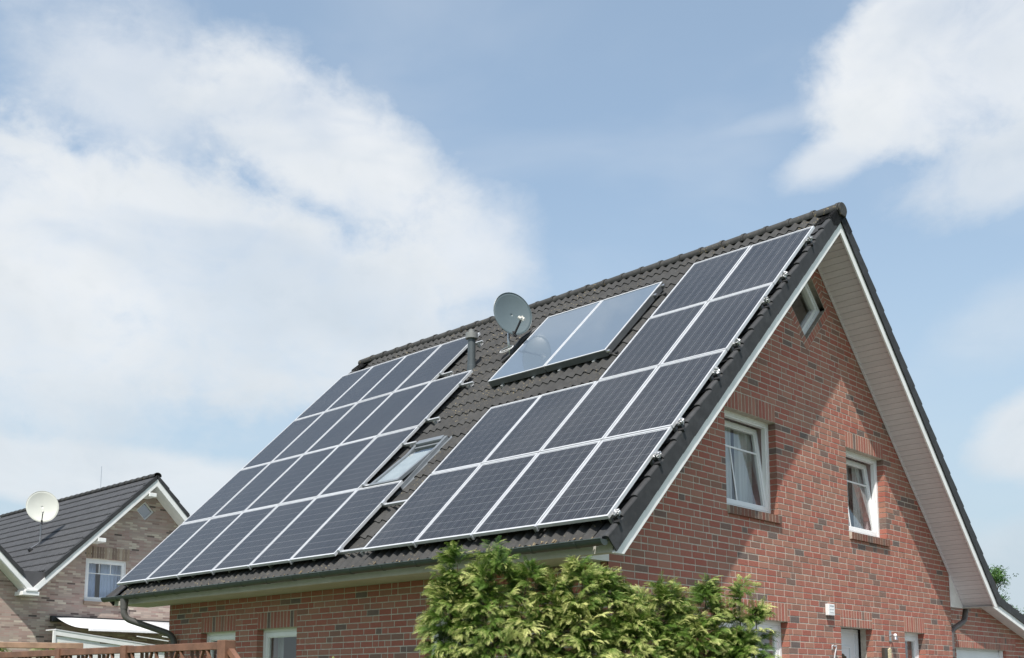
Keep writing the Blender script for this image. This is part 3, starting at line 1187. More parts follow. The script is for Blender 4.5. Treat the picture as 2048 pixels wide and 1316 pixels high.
# front door
mb = MB()
ring_box(GAB, mb, G_D[0], G_D[1], 0.0, G_D[3], 0.07, -0.24, -0.32)
door = obj('door', mb, M_DOOR, gable)
mb = MB()
GAB.box(mb, G_D[0] + 0.07, G_D[1] - 0.07, -0.26, -0.31, 0.07, G_D[3] - 0.07)
obj('door_leaf', mb, M_DOOR, door, bevel=0.004)
for (b0, b1, c0, c1) in ((0.30, 0.72, 1.25, 2.12), (0.30, 0.72, 0.25, 1.0)):
    mb = MB()
    ring_box(GAB, mb, G_D[0] + b0 - 0.06, G_D[0] + b1 + 0.06, c0, c1, 0.03, -0.248, -0.259)
    obj('door_moulding', mb, M_DOOR, door, bevel=0.003)
mb = MB()
GAB.box(mb, G_D[0] - 0.3, G_D[1] + 0.3, -0.34, -0.36, 0, 2.6)
obj('door_backing', mb, M_ROOM, door)
mb = MB()
for k in range(26):
    a = 2 * pi * k / 26
    b = 2 * pi * (k + 1) / 26
    c0 = GAB.p(G_D[0] + 0.50 + 0.0 + 0.10 * cos(a), -0.235, 1.84 + 0.10 * sin(a))
    c1 = GAB.p(G_D[0] + 0.50 + 0.10 * cos(b), -0.235, 1.84 + 0.10 * sin(b))
wreath_pts = [GAB.p(G_D[0] + 0.42 + 0.13 * cos(2 * pi * k / 28), -0.225 + 0.006 * sin(k * 2.1), 1.84 + 0.13 * sin(2 * pi * k / 28)) for k in range(29)]
mb.tube(wreath_pts, [0.032 + 0.008 * sin(k * 3.3) for k in range(29)], 7)
tag(obj('door_wreath', mb, M_BARK), 'dark round wreath hanging on the white front door', 'wreath')

# things fixed on the gable wall
mb = MB()
GAB.box(mb, 5.555, 5.735, 0, 0.055, 2.515, 2.677)
wb = obj('alarm_box', mb, M_WBOX, gable, bevel=0.006)
for k in range(3):
    mb = MB()
    GAB.box(mb, 5.585, 5.705, 0.055, 0.058, 2.647 - k * 0.045, 2.655 - k * 0.045)
    obj('vent_slot', mb, M_STEEL if k == 0 else M_WBOX, wb)
mb = MB()
GAB.box(mb, 7.555, 7.625, 0.0, 0.012, 2.21, 2.375)
lamp = obj('wall_lamp', mb, M_STEEL, gable, bevel=0.003)
mb = MB()
mb.tube([GAB.p(7.60, 0.012, 2.30), GAB.p(7.60, 0.10, 2.30)], 0.018, 10)
mb.tube([GAB.p(7.60, 0.085, 2.235), GAB.p(7.60, 0.085, 2.275)], [0.036, 0.024], 14)
obj('lamp_arm', mb, M_STEEL, lamp, smooth=True)
bm = bmesh.new()
bmesh.ops.create_uvsphere(bm, u_segments=16, v_segments=10, radius=0.028)
me = bpy.data.meshes.new('lamp_globe')
bm.to_mesh(me)
bm.free()
me.materials.append(M_WBOX)
M = Matrix.Identity(4)
M.translation = GAB.p(7.60, 0.085, 2.30)
inst('lamp_globe', me, M, lamp)
mb = MB()
GAB.box(mb, 7.285, 7.50, 0, 0.055, 1.72, 2.105)
lb = obj('letter_box', mb, plain('dark_bronze', (0.075, 0.065, 0.055), 0.45, 0.2, 10, metal=0.3), gable, bevel=0.004)
mb = MB()
n = 14
for k in range(n):       # plaited cream panel on the front of the letter box
    z = 1.745 + k * 0.025
    mb.bar(GAB.p(7.395, 0.060, z), GAB.p(7.44, 0.064, z + 0.028), 0.014, 0.012)
    mb.bar(GAB.p(7.49, 0.060, z), GAB.p(7.445, 0.066, z + 0.028), 0.014, 0.012)
GAB.box(mb, 7.385, 7.498, 0.055, 0.058, 1.74, 2.09)
obj('carved_panel', mb, M_CREAM, lb)
mb = MB()                # house number 7: wavy bar and a slanting stem
z7 = 2.09
for a, b in (((5.672, 2.075), (5.700, 2.10)), ((5.700, 2.10), (5.745, 2.085)), ((5.745, 2.085), (5.800, 2.093)), ((5.800, 2.100), (5.795, 2.06)),
             ((5.797, 2.065), (5.755, 1.985)), ((5.755, 1.985), (5.728, 1.905)), ((5.672, 2.08), (5.676, 2.045))):
    mb.bar(GAB.p(a[0], 0.022, a[1]), GAB.p(b[0], 0.022, b[1]), 0.012, 0.014, up=(1, 0, 0))
obj('house_number', mb, M_ALUW, gable)
for q in (5.70, 5.79):
    mb = MB()
    mb.tube([GAB.p(q, 0, 2.085), GAB.p(q, 0.02, 2.085)], 0.006, 6)
    obj('number_stud', mb, M_STEEL, gable)

# ------------------------------------------------------------------ roof timbers, soffits, barge boards, eaves
OFFT = -0.165                    # tile bed below the module glass
ZT = ZO + OFFT / cos(TH)        # height of the tile bed at y = 0
Z_TA = ZT + YA * TT
mb = MB()
yb0 = 0.02
for sgn in (1, -1):
    def yy(y): return y if sgn == 1 else 2 * YA - y
    prof = [(yy(0.08), ZT + 0.08 * TT - 0.035), (YA, Z_TA - 0.035), (YA, Z_TA - 0.20), (yy(0.08), ZT + 0.08 * TT - 0.20)]
    mb.prism([(XLV + 0.05, y, z) for y, z in prof], (XB - 0.05 - (XLV + 0.05), 0, 0))
obj('roof_deck', mb, M_DECK, house)

# soffit boards under the verge overhang, both slopes
SB = 0.100
nb = int((YA - 0.08) / cos(TH) / SB)
m = MB()
m.box(-(XB - 0.03 - XW) / 2, (XB - 0.03 - XW) / 2, -SB / 2 + 0.0025, SB / 2 - 0.0025, 0, 0.012)
sb_me = m.mesh('soffit_board')
sb_me.materials.append(M_SOFFIT)
xm = (XB - 0.03 + XW) / 2
for sgn in (1, -1):
    for k in range(nb):
        s = 0.06 + (k + 0.5) * SB
        y = YA + sgn * s * cos(TH)
        z = Z_S - s * sin(TH)
        if z < 2.882: continue
        M = Matrix.Translation((xm, y, z + 0.001)) @ Matrix.Rotation(-sgn * TH, 4, 'X')
        inst('soffit_board', sb_me, M, house)
mb = MB()
for sgn in (1, -1):       # backing above the boards
    p = [(YA, Z_S + 0.016), (YA + sgn * (YA - 0.13), Z_S + 0.016 - (YA - 0.13) * TT), (YA + sgn * (YA - 0.13), Z_S + 0.026 - (YA - 0.13) * TT), (YA, Z_S + 0.026)]
    mb.prism([(XW - 0.02, y, z) for y, z in p], (XB - 0.028 - XW + 0.02, 0, 0))
obj('soffit_backing', mb, M_DECK, house)
mb = MB()
mb.bar((XW + 0.016, YA, Z_S - 0.012), (XW + 0.016, 2 * YA - 0.28, Z_S - 0.012 - (YA - 0.28) * TT), 0.024, 0.02, up=(1, 0, 0))
mb.bar((XW + 0.016, YA, Z_S - 0.012), (XW + 0.016, 0.28, Z_S - 0.012 - (YA - 0.28) * TT), 0.024, 0.02, up=(1, 0, 0))
obj('soffit_trim', mb, M_SOFFIT, house)

BO, BI = 8.123, 7.944          # barge board outer and inner edges at the apex
ZBOT = 2.862
for sgn, nm in ((-1, 'near'), (1, 'far')):
    yo = YA + sgn * (BO - ZBOT) / TT
    yi = YA + sgn * (BI - ZBOT) / TT
    mb = MB()
    poly = [(YA, BO), (yo, ZBOT), (yi, ZBOT), (YA, BI)]
    mb.prism([(XB - 0.026, y, z) for y, z in poly], (0.026, 0, 0))
    obj('barge_board', mb, M_WHITE, house, bevel=0.003)
    # closing board at the foot of the overhang, in line with the gable wall
    ye = YE if sgn < 0 else YF
    mb = MB()
    zt = slope_z(ye) - 0.01
    yk = YA + sgn * (Z_S - 0.015 - 2.872) / TT
    mb.prism([(XW + 0.0, ye, zt), (XW + 0.0, ye, 2.872), (XW, yk, 2.872)], (0.012, 0, 0))
    obj('eave_end_board', mb, M_WHITE, house)
# level soffits along both eaves
for sgn in (-1, 1):
    yw = YE if sgn < 0 else YF
    yo = 0.075 if sgn < 0 else 2 * YA - 0.075
    n = 6
    for k in range(n):
        a = yo + (yw - yo) * k / n
        b = yo + (yw - yo) * (k + 1) / n
        lo, hi = min(a, b), max(a, b)
        mb = MB()
        mb.box(XLV + 0.06, XW - 0.003 if k > 0 else XB - 0.031, lo + 0.002, hi - 0.002, 2.876, 2.890)
        obj('eave_soffit_board', mb, M_EAVE, house)
    mb = MB()
    lo, hi = (0.050, 0.074) if sgn < 0 else (2 * YA - 0.074, 2 * YA - 0.050)
    mb.box(XLV + 0.06, XB - 0.03, lo, hi, 2.872, 3.03)
    obj('fascia_board', mb, M_EAVE, house)
    mb = MB()
    mb.box(XLV + 0.06, XW + 0.0, min(yo, yw) + 0.01, max(yo, yw), 2.892, 2.900)
    obj('soffit_lining', mb, M_DECK, house)

# ------------------------------------------------------------------ roof tiles
CRS = 0.3425
S0 = -0.20
TW = 0.316
PROF = []
for i in range(17):
    t = i / 16
    x = t * (TW + 0.012) - 0.006
    ph = (t * 2) % 1.0
    # rounded hump, flat pan
    hgt = 0.042 * (0.5 - 0.5 * cos(2 * pi * ph)) ** 1.3
    PROF.append((x, hgt))


def tile_pts(x0, s0, length=0.40, lift=0.024, tx=0.0):
    """corner rings of one tile in (u, s, off)"""
    lo = [(x0 + x, s0 + tx * (x - TW / 2), OFFT + h + lift) for x, h in PROF]
    lob = [(x0 + x, s0 + tx * (x - TW / 2), OFFT + h + lift - 0.020) for x, h in PROF]
    up = [(x0 + x, s0 + length + tx * (x - TW / 2), OFFT + h + 0.002) for x, h in PROF]
    return lo, lob, up


def tile_into(mb, x0, s0, conv, **kw):
    lo, lob, up = tile_pts(x0, s0, **kw)
    n = len(PROF)
    vs = [conv(*p) for p in lo] + [conv(*p) for p in up] + [conv(*p) for p in lob]
    fs = [(i, i + 1, n + i + 1, n + i) for i in range(n - 1)]
    fl = [(i, i + 1, 2 * n + i + 1, 2 * n + i) for i in range(n - 1)]
    mb.cur = 0
    o = len(mb.v)
    mb.add(vs, fs)
    mb.f.extend([tuple(i + o for i in f) for f in fl])
    mb.mi.extend([0] * len(fl))
    e = [(0, 2 * n, n), (n - 1, 2 * n - 1, 3 * n - 1)]
    mb.f.extend([tuple(i + o for i in f) for f in e])
    mb.mi.extend([0] * 2)


def tile_mesh(name, mat):
    mb = MB()
    tile_into(mb, -TW / 2, -0.0, lambda u, s, o: Vector((u, s, o - OFFT)))
    me = mb.mesh(name)
    me.materials.append(mat)
    me.polygons.foreach_set('use_smooth', [True] * len(me.polygons))
    try:
        me.set_sharp_from_angle(angle=radians(50))
    except Exception:
        pass
    return me


tile_me = tile_mesh('roof_tile', M_TILE)
tile_me_l = tile_mesh('lichen_roof_tile', M_TILE_LIP)
RROT = Matrix.Rotation(TH, 4, 'X')
X1T = -0.215                    # tiles run from here to the far verge
ncol = int((X1T - (XLV + 0.2)) / TW)
ncrs = 22
# panel footprints (u0,u1,s0,s1) that hide tiles
PW, PH = 1.0, 1.642
LU = -4.56
ARR = []                        # (u0, s0) of each module's lower-left corner
for r_, n_ in enumerate((6, 5, 5, 4)):
    for c_ in range(n_):
        ARR.append(('L', LU - 6 * PW + c_ * PW, -0.013 + r_ * PH * 0.9955, r_, c_))
for r_ in range(4):
    for c_ in range(4 if r_ < 2 else 2):
        ARR.append(('R', (-4 if r_ < 2 else -2) * PW + c_ * PW, r_ * PH, r_, c_))
COLL = [(-4.735, 4.235), (-3.565, 4.235)]
CW, CH = 1.155, 1.985


def hidden(u, s):
    for _, u0, s0, _, _ in ARR:
        if u0 - 0.1 < u - 0.16 and u < u0 + PW + 0.15 and s0 - 0.05 < s < s0 + PH - 0.1:
            inner = False
            for uu, ss in ((u - 0.35, s), (u + 0.2, s), (u, s + 0.35)):
                pass
            return True
    for u0, s0 in COLL:
        if u0 < u < u0 + CW + 0.1 and s0 < s < s0 + CH - 0.2:
            return True
    return False


SKY = (-5.33, -4.66, 1.60, 2.86)     # roof window u0,u1,s0,s1
cands = []
for r_ in range(ncrs):
    for c_ in range(ncol):
        u = X1T - TW / 2 - c_ * TW
        s = S0 + r_ * CRS
        if SKY[0] - 0.05 < u < SKY[1] + 0.05 and SKY[2] - 0.2 < s < SKY[3] - 0.1:
            continue
        rk = in_frame(roof(u, s, OFFT))
        cands.append(((0 if hidden(u, s) else 10) + rk, u, s, r_, c_))
cands.sort(reverse=True)
mb = MB()
rt = random.Random(4)
for i, (rk, u, s, r_, c_) in enumerate(cands):
    dz = rt.uniform(-0.002, 0.002)
    ds = rt.uniform(-0.004, 0.004)
    if i < 300:
        M = Matrix.Translation(roof(u, s + ds, OFFT + dz)) @ RROT @ Matrix.Rotation(rt.uniform(-.006, .006), 4, 'Z')
        inst('roof_tile', tile_me, M, house)
    else:
        tile_into(mb, u - TW / 2, s + ds, lambda a, b, o: roof(a, b, o + dz))
obj('roof_tiling', mb, M_TILE, house, kind='stuff')
# lichen-covered noses of the eaves course: one piece of moss crust on each pan
mb = MB()
for c_ in range(ncol * 2):
    u = X1T - TW * c_ / 2 - TW / 4 + TW / 4
    if rt.random() < 0.85:
        n = 7
        wv = rt.uniform(0.03, 0.055)
        ln = rt.uniform(0.02, 0.10)
        for q in range(rt.randint(1, 3)):
            uu = u + rt.uniform(-0.05, 0.05)
            ph = (((uu - (X1T - TW * ncol)) / TW) * 2) % 1
            hh = 0.042 * (0.5 - 0.5 * cos(2 * pi * ph)) ** 1.3
            p = [roof(uu + rt.uniform(0.5, 1) * wv / 2 * cos(2 * pi * k / n), S0 + 0.012 + ln / 2 + rt.uniform(0.6, 1) * ln / 2 * sin(2 * pi * k / n), OFFT + hh + 0.027) for k in range(n)]
            mb.prism(p, -NR * 0.006)
obj('lichen_crust', mb, M_TILE_LIP, house, kind='stuff')
# rear slope: same tiles as one piece
mb = MB()
for r_ in range(ncrs):
    for c_ in range(ncol):
        tile_into(mb, X1T - TW - c_ * TW, S0 + r_ * CRS, lambda a, b, o: roof_back(roof(a, b, o)))
obj('rear_roof_tiling', mb, M_TILE, house, kind='stuff')

# verge tiles: rolled top with a deep flange hanging over the barge board
VP = [(-0.225, 0.006), (-0.20, 0.0), (-0.105, -0.002), (-0.085, 0.012), (-0.062, 0.044), (-0.020, 0.050), (0.004, 0.044), (0.013, 0.032), (0.014, -0.128), (0.0, -0.128), (-0.006, 0.010), (-0.20, -0.012)]


def verge_mesh(flip=False):
    mb = MB()
    n = len(VP)
    L_ = 0.395
    vs = []
    for s, lift in ((0.0, 0.030), (0.02, 0.033), (L_, 0.004)):
        vs += [((-x if flip else x), s, (o + lift) if o > -0.1 else o + 0.004 - 0.2 * lift) for x, o in VP]
    fs = []
    for j in range(2):
        for i in range(n):
            a = j * n + i
            b = j * n + (i + 1) % n
            fs.append((a, b, b + n, a + n))
    fs.append(tuple(range(n))[::-1])
    fs.append(tuple(range(2 * n, 3 * n)))
    mb.add(vs, fs)
    me = mb.mesh('verge_tile')
    me.materials.append(M_VERGE)
    return me


v_me, v_me_l = verge_mesh(), verge_mesh(True)
MIR = Matrix.Scale(-1, 4, (0, 1, 0))
for k in range(23):
    s = S0 - 0.02 + k * CRS
    if s > 7.345 - 0.40: s = 7.345 - 0.40
    for xx, me in ((XB + 0.010, v_me), (XLV + 0.02, v_me_l)):
        inst('verge_tile', me, Matrix.Translation(roof(xx, s, OFFT)) @ RROT, house)
        p = roof_back(roof(xx, s, OFFT))
        M = Matrix.Translation(p) @ Matrix.Rotation(pi, 4, 'Z') @ RROT
        inst('verge_tile', v_me_l if me is v_me else v_me, M, house)

# ridge tiles
RP = 0.387
mb = MB()
n = 14
vs = []
for j, (x, r1) in enumerate(((0.0, 0.132), (0.045, 0.132), (0.047, 0.122), (RP + 0.05, 0.112))):
    for i in range(n + 1):
        a = radians(-26 + (180 + 52) * i / n)
        vs.append((x, r1 * cos(a) * 1.02, r1 * sin(a) * 0.78))
fs = []
for j in range(3):
    for i in range(n):
        a = j * (n + 1) + i
        fs.append((a, a + 1, a + n + 2, a + n + 1))
mb.add(vs, fs)
o2 = len(mb.v)
mb.add([(x, y * 0.86, z * 0.86 - 0.003) for x, y, z in vs[:n + 1]], [])
mb.f += [(i, i + 1, o2 + i + 1, o2 + i) for i in range(n)]
mb.mi += [0] * n
rg_me = mb.mesh('ridge_tile', smooth=True)
rg_me.materials.append(M_RIDGE)
try:
    rg_me.set_sharp_from_angle(angle=radians(35))
except Exception:
    pass
zr = Z_TA - 0.008
x = XB + 0.03
k = 0
while x > XLV + 0.2:
    # thicker end towards the gable
    M = Matrix.Translation((x, YA, zr + rt.uniform(-.004, .004))) @ Matrix.Rotation(pi, 4, 'Z') @ Matrix.Rotation(rt.uniform(-.012, .012), 4, 'Z')
    inst('ridge_tile', rg_me, M, house)
    x -= RP
mb = MB()
n = 16
ring = [(XB + 0.028, YA + 0.118 * cos(radians(-30 + 240 * i / n)), zr + 0.098 * sin(radians(-30 + 240 * i / n))) for i in range(n + 1)]
ring += [(XB + 0.028, YA - 0.075, zr - 0.10), (XB + 0.028, YA + 0.075, zr - 0.10)]
mb.prism(ring, (0.03, 0, 0))
obj('ridge_end_cap', mb, M_RIDGE, house, bevel=0.006)
# ridge underlay (dark fill in the waves below the caps)
mb = MB()
mb.prism([(XLV + 0.15, YA - 0.10, Z_TA - 0.09), (XLV + 0.15, YA + 0.10, Z_TA - 0.09), (XLV + 0.15, YA, Z_TA + 0.03)], (XB - XLV - 0.18, 0, 0))
obj('ridge_roll', mb, M_DECK, house)

# ------------------------------------------------------------------ gutters and downpipes
def gutter(yc, zc, x0, x1, sgn, mat):
    mb = MB()
    n = 10
    R_ = 0.062
    vs = []
    prof = []
    for i in range(n + 1):
        a = pi + pi * i / n
        prof.append((R_ * cos(a) * sgn * -1, R_ * sin(a)))
    prof2 = [(y * 0.93, z * 0.93 + 0.000) for y, z in prof]
    # bead on the front edge
    fr = prof[0] if (prof[0][0] * sgn) > 0 else prof[-1]
    ring = prof + prof2[::-1]
    m_ = len(ring)
    for x_ in (x0, x1):
        vs += [(x_, yc + y, zc + z) for y, z in ring]
    fs = [(i, (i + 1) % m_, (i + 1) % m_ + m_, i + m_) for i in range(m_)]
    mb.add(vs, fs)
    yf = yc - R_ if sgn < 0 else yc + R_
    mb.tube([(x0, yf, zc + 0.002), (x1, yf, zc + 0.002)], 0.009, 8)
    G = obj('gutter', mb, mat, house)
    for x_ in (x0 - 0.004, x1):
        mb = MB()
        mb.prism([(x_, yc + y * 1.03, zc + z * 1.03) for y, z in prof], (0.005, 0, 0))
        obj('gutter_end', mb, mat, G)
    k = 0
    x_ = x1 - 0.35
    while x_ > x0 + 0.2:
        mb = MB()
        q = [(x_, yc + 1.05 * y, zc + 1.05 * z) for y, z in prof]
        for i in range(n):
            mb.bar(q[i], q[i + 1], 0.022, 0.004, up=(q[i][0] - x_, q[i][1] - yc, q[i][2] - zc + 1e-6))
        obj('gutter_bracket', mb, mat, G)
        x_ -= 0.62
    return G


gutter(-0.112, 2.988, XLV + 0.02, XB - 0.01, -1, M_GUTTER_G)
gutter(2 * YA + 0.112, 2.988, XLV + 0.02, XB - 0.06, 1, M_GUTTER)


def bend(pts, r=0.10, n=6):
    """round the corners of a polyline"""
    out = [Vector(pts[0])]
    for i in range(1, len(pts) - 1):
        a, b, c = Vector(pts[i - 1]), Vector(pts[i]), Vector(pts[i + 1])
        d1, d2 = (a - b), (c - b)
        rr = min(r, d1.length * 0.45, d2.length * 0.45)
        p0, p1 = b + d1.normalized() * rr, b + d2.normalized() * rr
        for k in range(n + 1):
            t = k / n
            out.append(p0 * (1 - t) ** 2 + b * 2 * t * (1 - t) + p1 * t ** 2)
    out.append(Vector(pts[-1]))
    return out


mb = MB()
mb.tube(bend([(-10.03, -0.11, 2.93), (-10.03, -0.11, 2.63), (-9.62, 0.585, 2.36), (-9.62, 0.585, 0.0)], 0.16), 0.052, 14)
dp = obj('downpipe', mb, M_PIPE, house, smooth=True)
mb = MB()
mb.tube([(-10.03, -0.11, 2.945), (-10.03, -0.11, 2.78)], [0.068, 0.058], 14)
obj('pipe_collar', mb, M_PIPE, dp, smooth=True)
mb = MB()
mb.tube(bend([(-0.555, 2 * YA + 0.11, 2.93), (-0.555, 2 * YA + 0.0, 2.66), (-0.575, 10.10, 2.47), (-0.575, 10.085, 0.0)], 0.10), 0.048, 14)
dp = obj('downpipe', mb, M_PIPE_B, house, smooth=True)
for z in (2.20, 2.07):
    mb = MB()
    mb.tube([(-0.575, 10.087, z), (-0.575, 10.087, z - 0.05)], 0.054, 14)
    obj('pipe_collar', mb, M_PIPE_B, dp, smooth=True)

# vent pipe through the roof
vb = Vector((-5.902, 3.788, 6.75))
mb = MB()
mb.tube([vb, vb + Vector((0, 0, 0.62))], 0.066, 18)
vp_ = obj('vent_pipe', mb, M_GVENT if 'M_GVENT' in globals() else plain('vent_pipe_grey', (0.075, 0.088, 0.095), 0.4, 0.1, 5), house, smooth=True)
mb = MB()
mb.tube([vb + Vector((0, 0, -0.03)), vb + Vector((0, 0, 0.13)), vb + Vector((0, 0, 0.135)), vb + Vector((0, 0, 0.21))], [0.080, 0.078, 0.073, 0.071], 18)
obj('pipe_sleeve', mb, bpy.data.materials['vent_pipe_grey'], vp_, smooth=True)
mb = MB()
mb.tube([vb + Vector((0, 0, 0.60)), vb + Vector((0, 0, 0.605)), vb + Vector((0, 0, 0.70)), vb + Vector((0, 0, 0.705))], [0.092, 0.105, 0.105, 0.096], 20)
mb.tube([vb + Vector((0, 0, 0.70)), vb + Vector((0, 0, 0.76))], 0.048, 16)
obj('vent_cowl', mb, plain('vent_cowl_grey', (0.21, 0.215, 0.21), 0.5, 0.12, 8), vp_, smooth=True)
# roof window, sash pushed open
u0, u1, s0, s1 = SKY
def rbar(mb, a, b, c, d, o0, o1, f=roof):
    mb.hexa([f(a, c, o0), f(b, c, o0), f(b, d, o0), f(a, d, o0), f(a, c, o1), f(b, c, o1), f(b, d, o1), f(a, d, o1)])
mb = MB()
fo = OFFT + 0.085
rbar(mb, u0, u0 + 0.055, s0, s1, OFFT - 0.06, fo)
rbar(mb, u1 - 0.055, u1, s0, s1, OFFT - 0.06, fo)
rbar(mb, u0 + 0.055, u1 - 0.055, s0, s0 + 0.055, OFFT - 0.06, fo)
rbar(mb, u0 + 0.055, u1 - 0.055, s1 - 0.10, s1, OFFT - 0.06, fo + 0.02)
M_SKYF = plain('roof_window_cladding', (0.22, 0.24, 0.26), 0.42, 0.1, 6, metal=0.4)
rw = obj('roof_window', mb, M_SKYF, house, bevel=0.004)
mb = MB()
rbar(mb, u0 - 0.09, u0 - 0.004, s0 - 0.05, s1 + 0.05, OFFT + 0.0, OFFT + 0.035)
rbar(mb, u1 + 0.004, u1 + 0.09, s0 - 0.05, s1 + 0.05, OFFT + 0.0, OFFT + 0.035)
rbar(mb, u0 - 0.09, u1 + 0.09, s0 - 0.16, s0 - 0.052, OFFT + 0.0, OFFT + 0.04)
obj('flashing', mb, M_SKYF, rw)
ang = radians(6)
sm = s1 - 0.12
pv = (s0 + s1) / 2
def fs_(u, s, o):
    ds, do = s - pv, o - fo
    return roof(u, pv + ds * cos(ang) + do * sin(ang), fo - 0.012 - ds * sin(ang) + do * cos(ang))
mb = MB()
for q in ((u0 + 0.01, u0 + 0.06, s0 + 0.02, sm), (u1 - 0.06, u1 - 0.01, s0 + 0.02, sm), (u0 + 0.06, u1 - 0.06, s0 + 0.02, s0 + 0.075), (u0 + 0.06, u1 - 0.06, sm - 0.05, sm)):
    rbar(mb, *q, fo, fo + 0.045, fs_)
obj('roof_window_sash', mb, M_SKYF, rw)
mb = MB()
mb.add([fs_(u0 + 0.055, s0 + 0.07, fo + 0.03), fs_(u1 - 0.055, s0 + 0.07, fo + 0.03), fs_(u1 - 0.055, sm - 0.045, fo + 0.03), fs_(u0 + 0.055, sm - 0.045, fo + 0.03)], [(0, 1, 2, 3)])
obj('glass_pane', mb, glass_mat('roof_window_glass', (0.92, 0.95, 0.94), 0.0, 1.5, 1.6, 0.10), rw)
mb = MB()
rbar(mb, u0 + 0.061, u1 - 0.061, s0 + 0.076, sm - 0.16, fo + 0.010, fo + 0.014, fs_)  # added pale sheet under the pane, standing in for cloud reflected in the glass
obj('reflection_sheet', mb, plain('painted_cloud_reflection', (0.50, 0.52, 0.52), 0.8), rw)

# ------------------------------------------------------------------ solar modules: each one a thing
pan_z = Vector((0, 0, 0))


def make_panel():
    t = thing('solar_module', '', 'solar panel')
    fw, th_ = 0.021, 0.040
    W_, H_ = PW - 0.018, PH - 0.020
    mb = MB()
    x0, x1, y0, y1 = 0.009, 0.009 + W_, 0.010, 0.010 + H_
    mb.box(x0, x0 + fw, y0, y1, -th_, 0)
    mb.box(x1 - fw, x1, y0, y1, -th_, 0)
    mb.box(x0 + fw, x1 - fw, y0, y0 + fw, -th_, 0)
    mb.box(x0 + fw, x1 - fw, y1 - fw, y1, -th_, 0)
    obj('frame', mb, M_ALUW, t, local=True)
    mb = MB()
    mb.box(x0 + fw, x1 - fw, y0 + fw, y1 - fw, -0.012, -0.008)
    obj('backsheet', mb, M_BACK, t, local=True)
    gx, gy = (W_ - 2 * fw - 0.010) / 6, (H_ - 2 * fw - 0.030) / 10
    mb = MB()
    cx_, cy_ = gx / 2 - 0.0034, gy / 2 - 0.0034
    k = 0.0
    mb.add([(-cx_, -cy_, 0), (cx_, -cy_, 0), (cx_, cy_, 0), (-cx_, cy_, 0), (-cx_, -cy_, -0.002), (cx_, -cy_, -0.002), (cx_, cy_, -0.002), (-cx_, cy_, -0.002)],
           [(0, 1, 2, 3), (0, 4, 5, 1), (1, 5, 6, 2), (2, 6, 7, 3), (3, 7, 4, 0)])
    cm = mb.mesh('cell')
    cm.materials.append(M_CELL)
    for i in range(6):
        for j in range(10):
            o = bpy.data.objects.new('cell', cm)
            COL.objects.link(o)
            o.parent = t
            o.location = (x0 + fw + 0.005 + (i + 0.5) * gx, y0 + fw + 0.015 + (j + 0.5) * gy, -0.0055)
    mb = MB()
    mb.add([(x0 + fw, y0 + fw, -0.0025), (x1 - fw, y0 + fw, -0.0025), (x1 - fw, y1 - fw, -0.0025), (x0 + fw, y1 - fw, -0.0025)], [(0, 1, 2, 3)])
    obj('glass_pane', mb, M_PVGLASS, t, local=True)
    return t


panel0 = make_panel()
ROWN = ['lowest', 'second', 'third', 'top']
ORD = ['first', 'second', 'third', 'fourth', 'fifth', 'sixth']
for i, (side, u, s, r_, c_) in enumerate(ARR):
    p = panel0 if i == 0 else copy_tree(panel0)
    p.location = roof(u, s, rt.uniform(-0.002, 0.002))
    p.rotation_euler = (TH + rt.uniform(-0.0015, 0.0015), rt.uniform(-0.0012, 0.0012), 0)
    cnt = (6, 5, 5, 4)[r_] if side == 'L' else (4 if r_ < 2 else 2)
    fld = 'far left field' if side == 'L' else 'field by the gable'
    p['label'] = '%s solar panel from the left, in the %s row of the %s' % (ORD[c_], ROWN[r_], fld)
    p['group'] = 'solar panels in the left field' if side == 'L' else 'solar panels in the right field'

# mounting rails with clamps and hooks
RS = [0.10, 1.12, 1.76, 2.82, 3.48, 4.50, 5.18, 6.20]


def mounting(name, label, spans):
    t = thing(name, label, 'mounting frame', tuple(roof(spans[0][1], 0, 0)))
    for k, (a, b) in enumerate(spans):
        mb = MB()
        rbar(mb, a, b, RS[k] - 0.018, RS[k] + 0.018, -0.080, -0.043)
        obj('rail', mb, M_RAIL, t)
        x_ = b - 0.12
        while x_ > a + 0.1:
            mb = MB()
            rbar(mb, x_ - 0.018, x_ + 0.018, RS[k] - 0.03, RS[k] + 0.05, OFFT + 0.02, -0.081)
            rbar(mb, x_ - 0.018, x_ + 0.018, RS[k] + 0.05, RS[k] + 0.10, OFFT + 0.02, OFFT + 0.03)
            obj('roof_hook', mb, M_RAIL, t)
            x_ -= 1.05
    return t


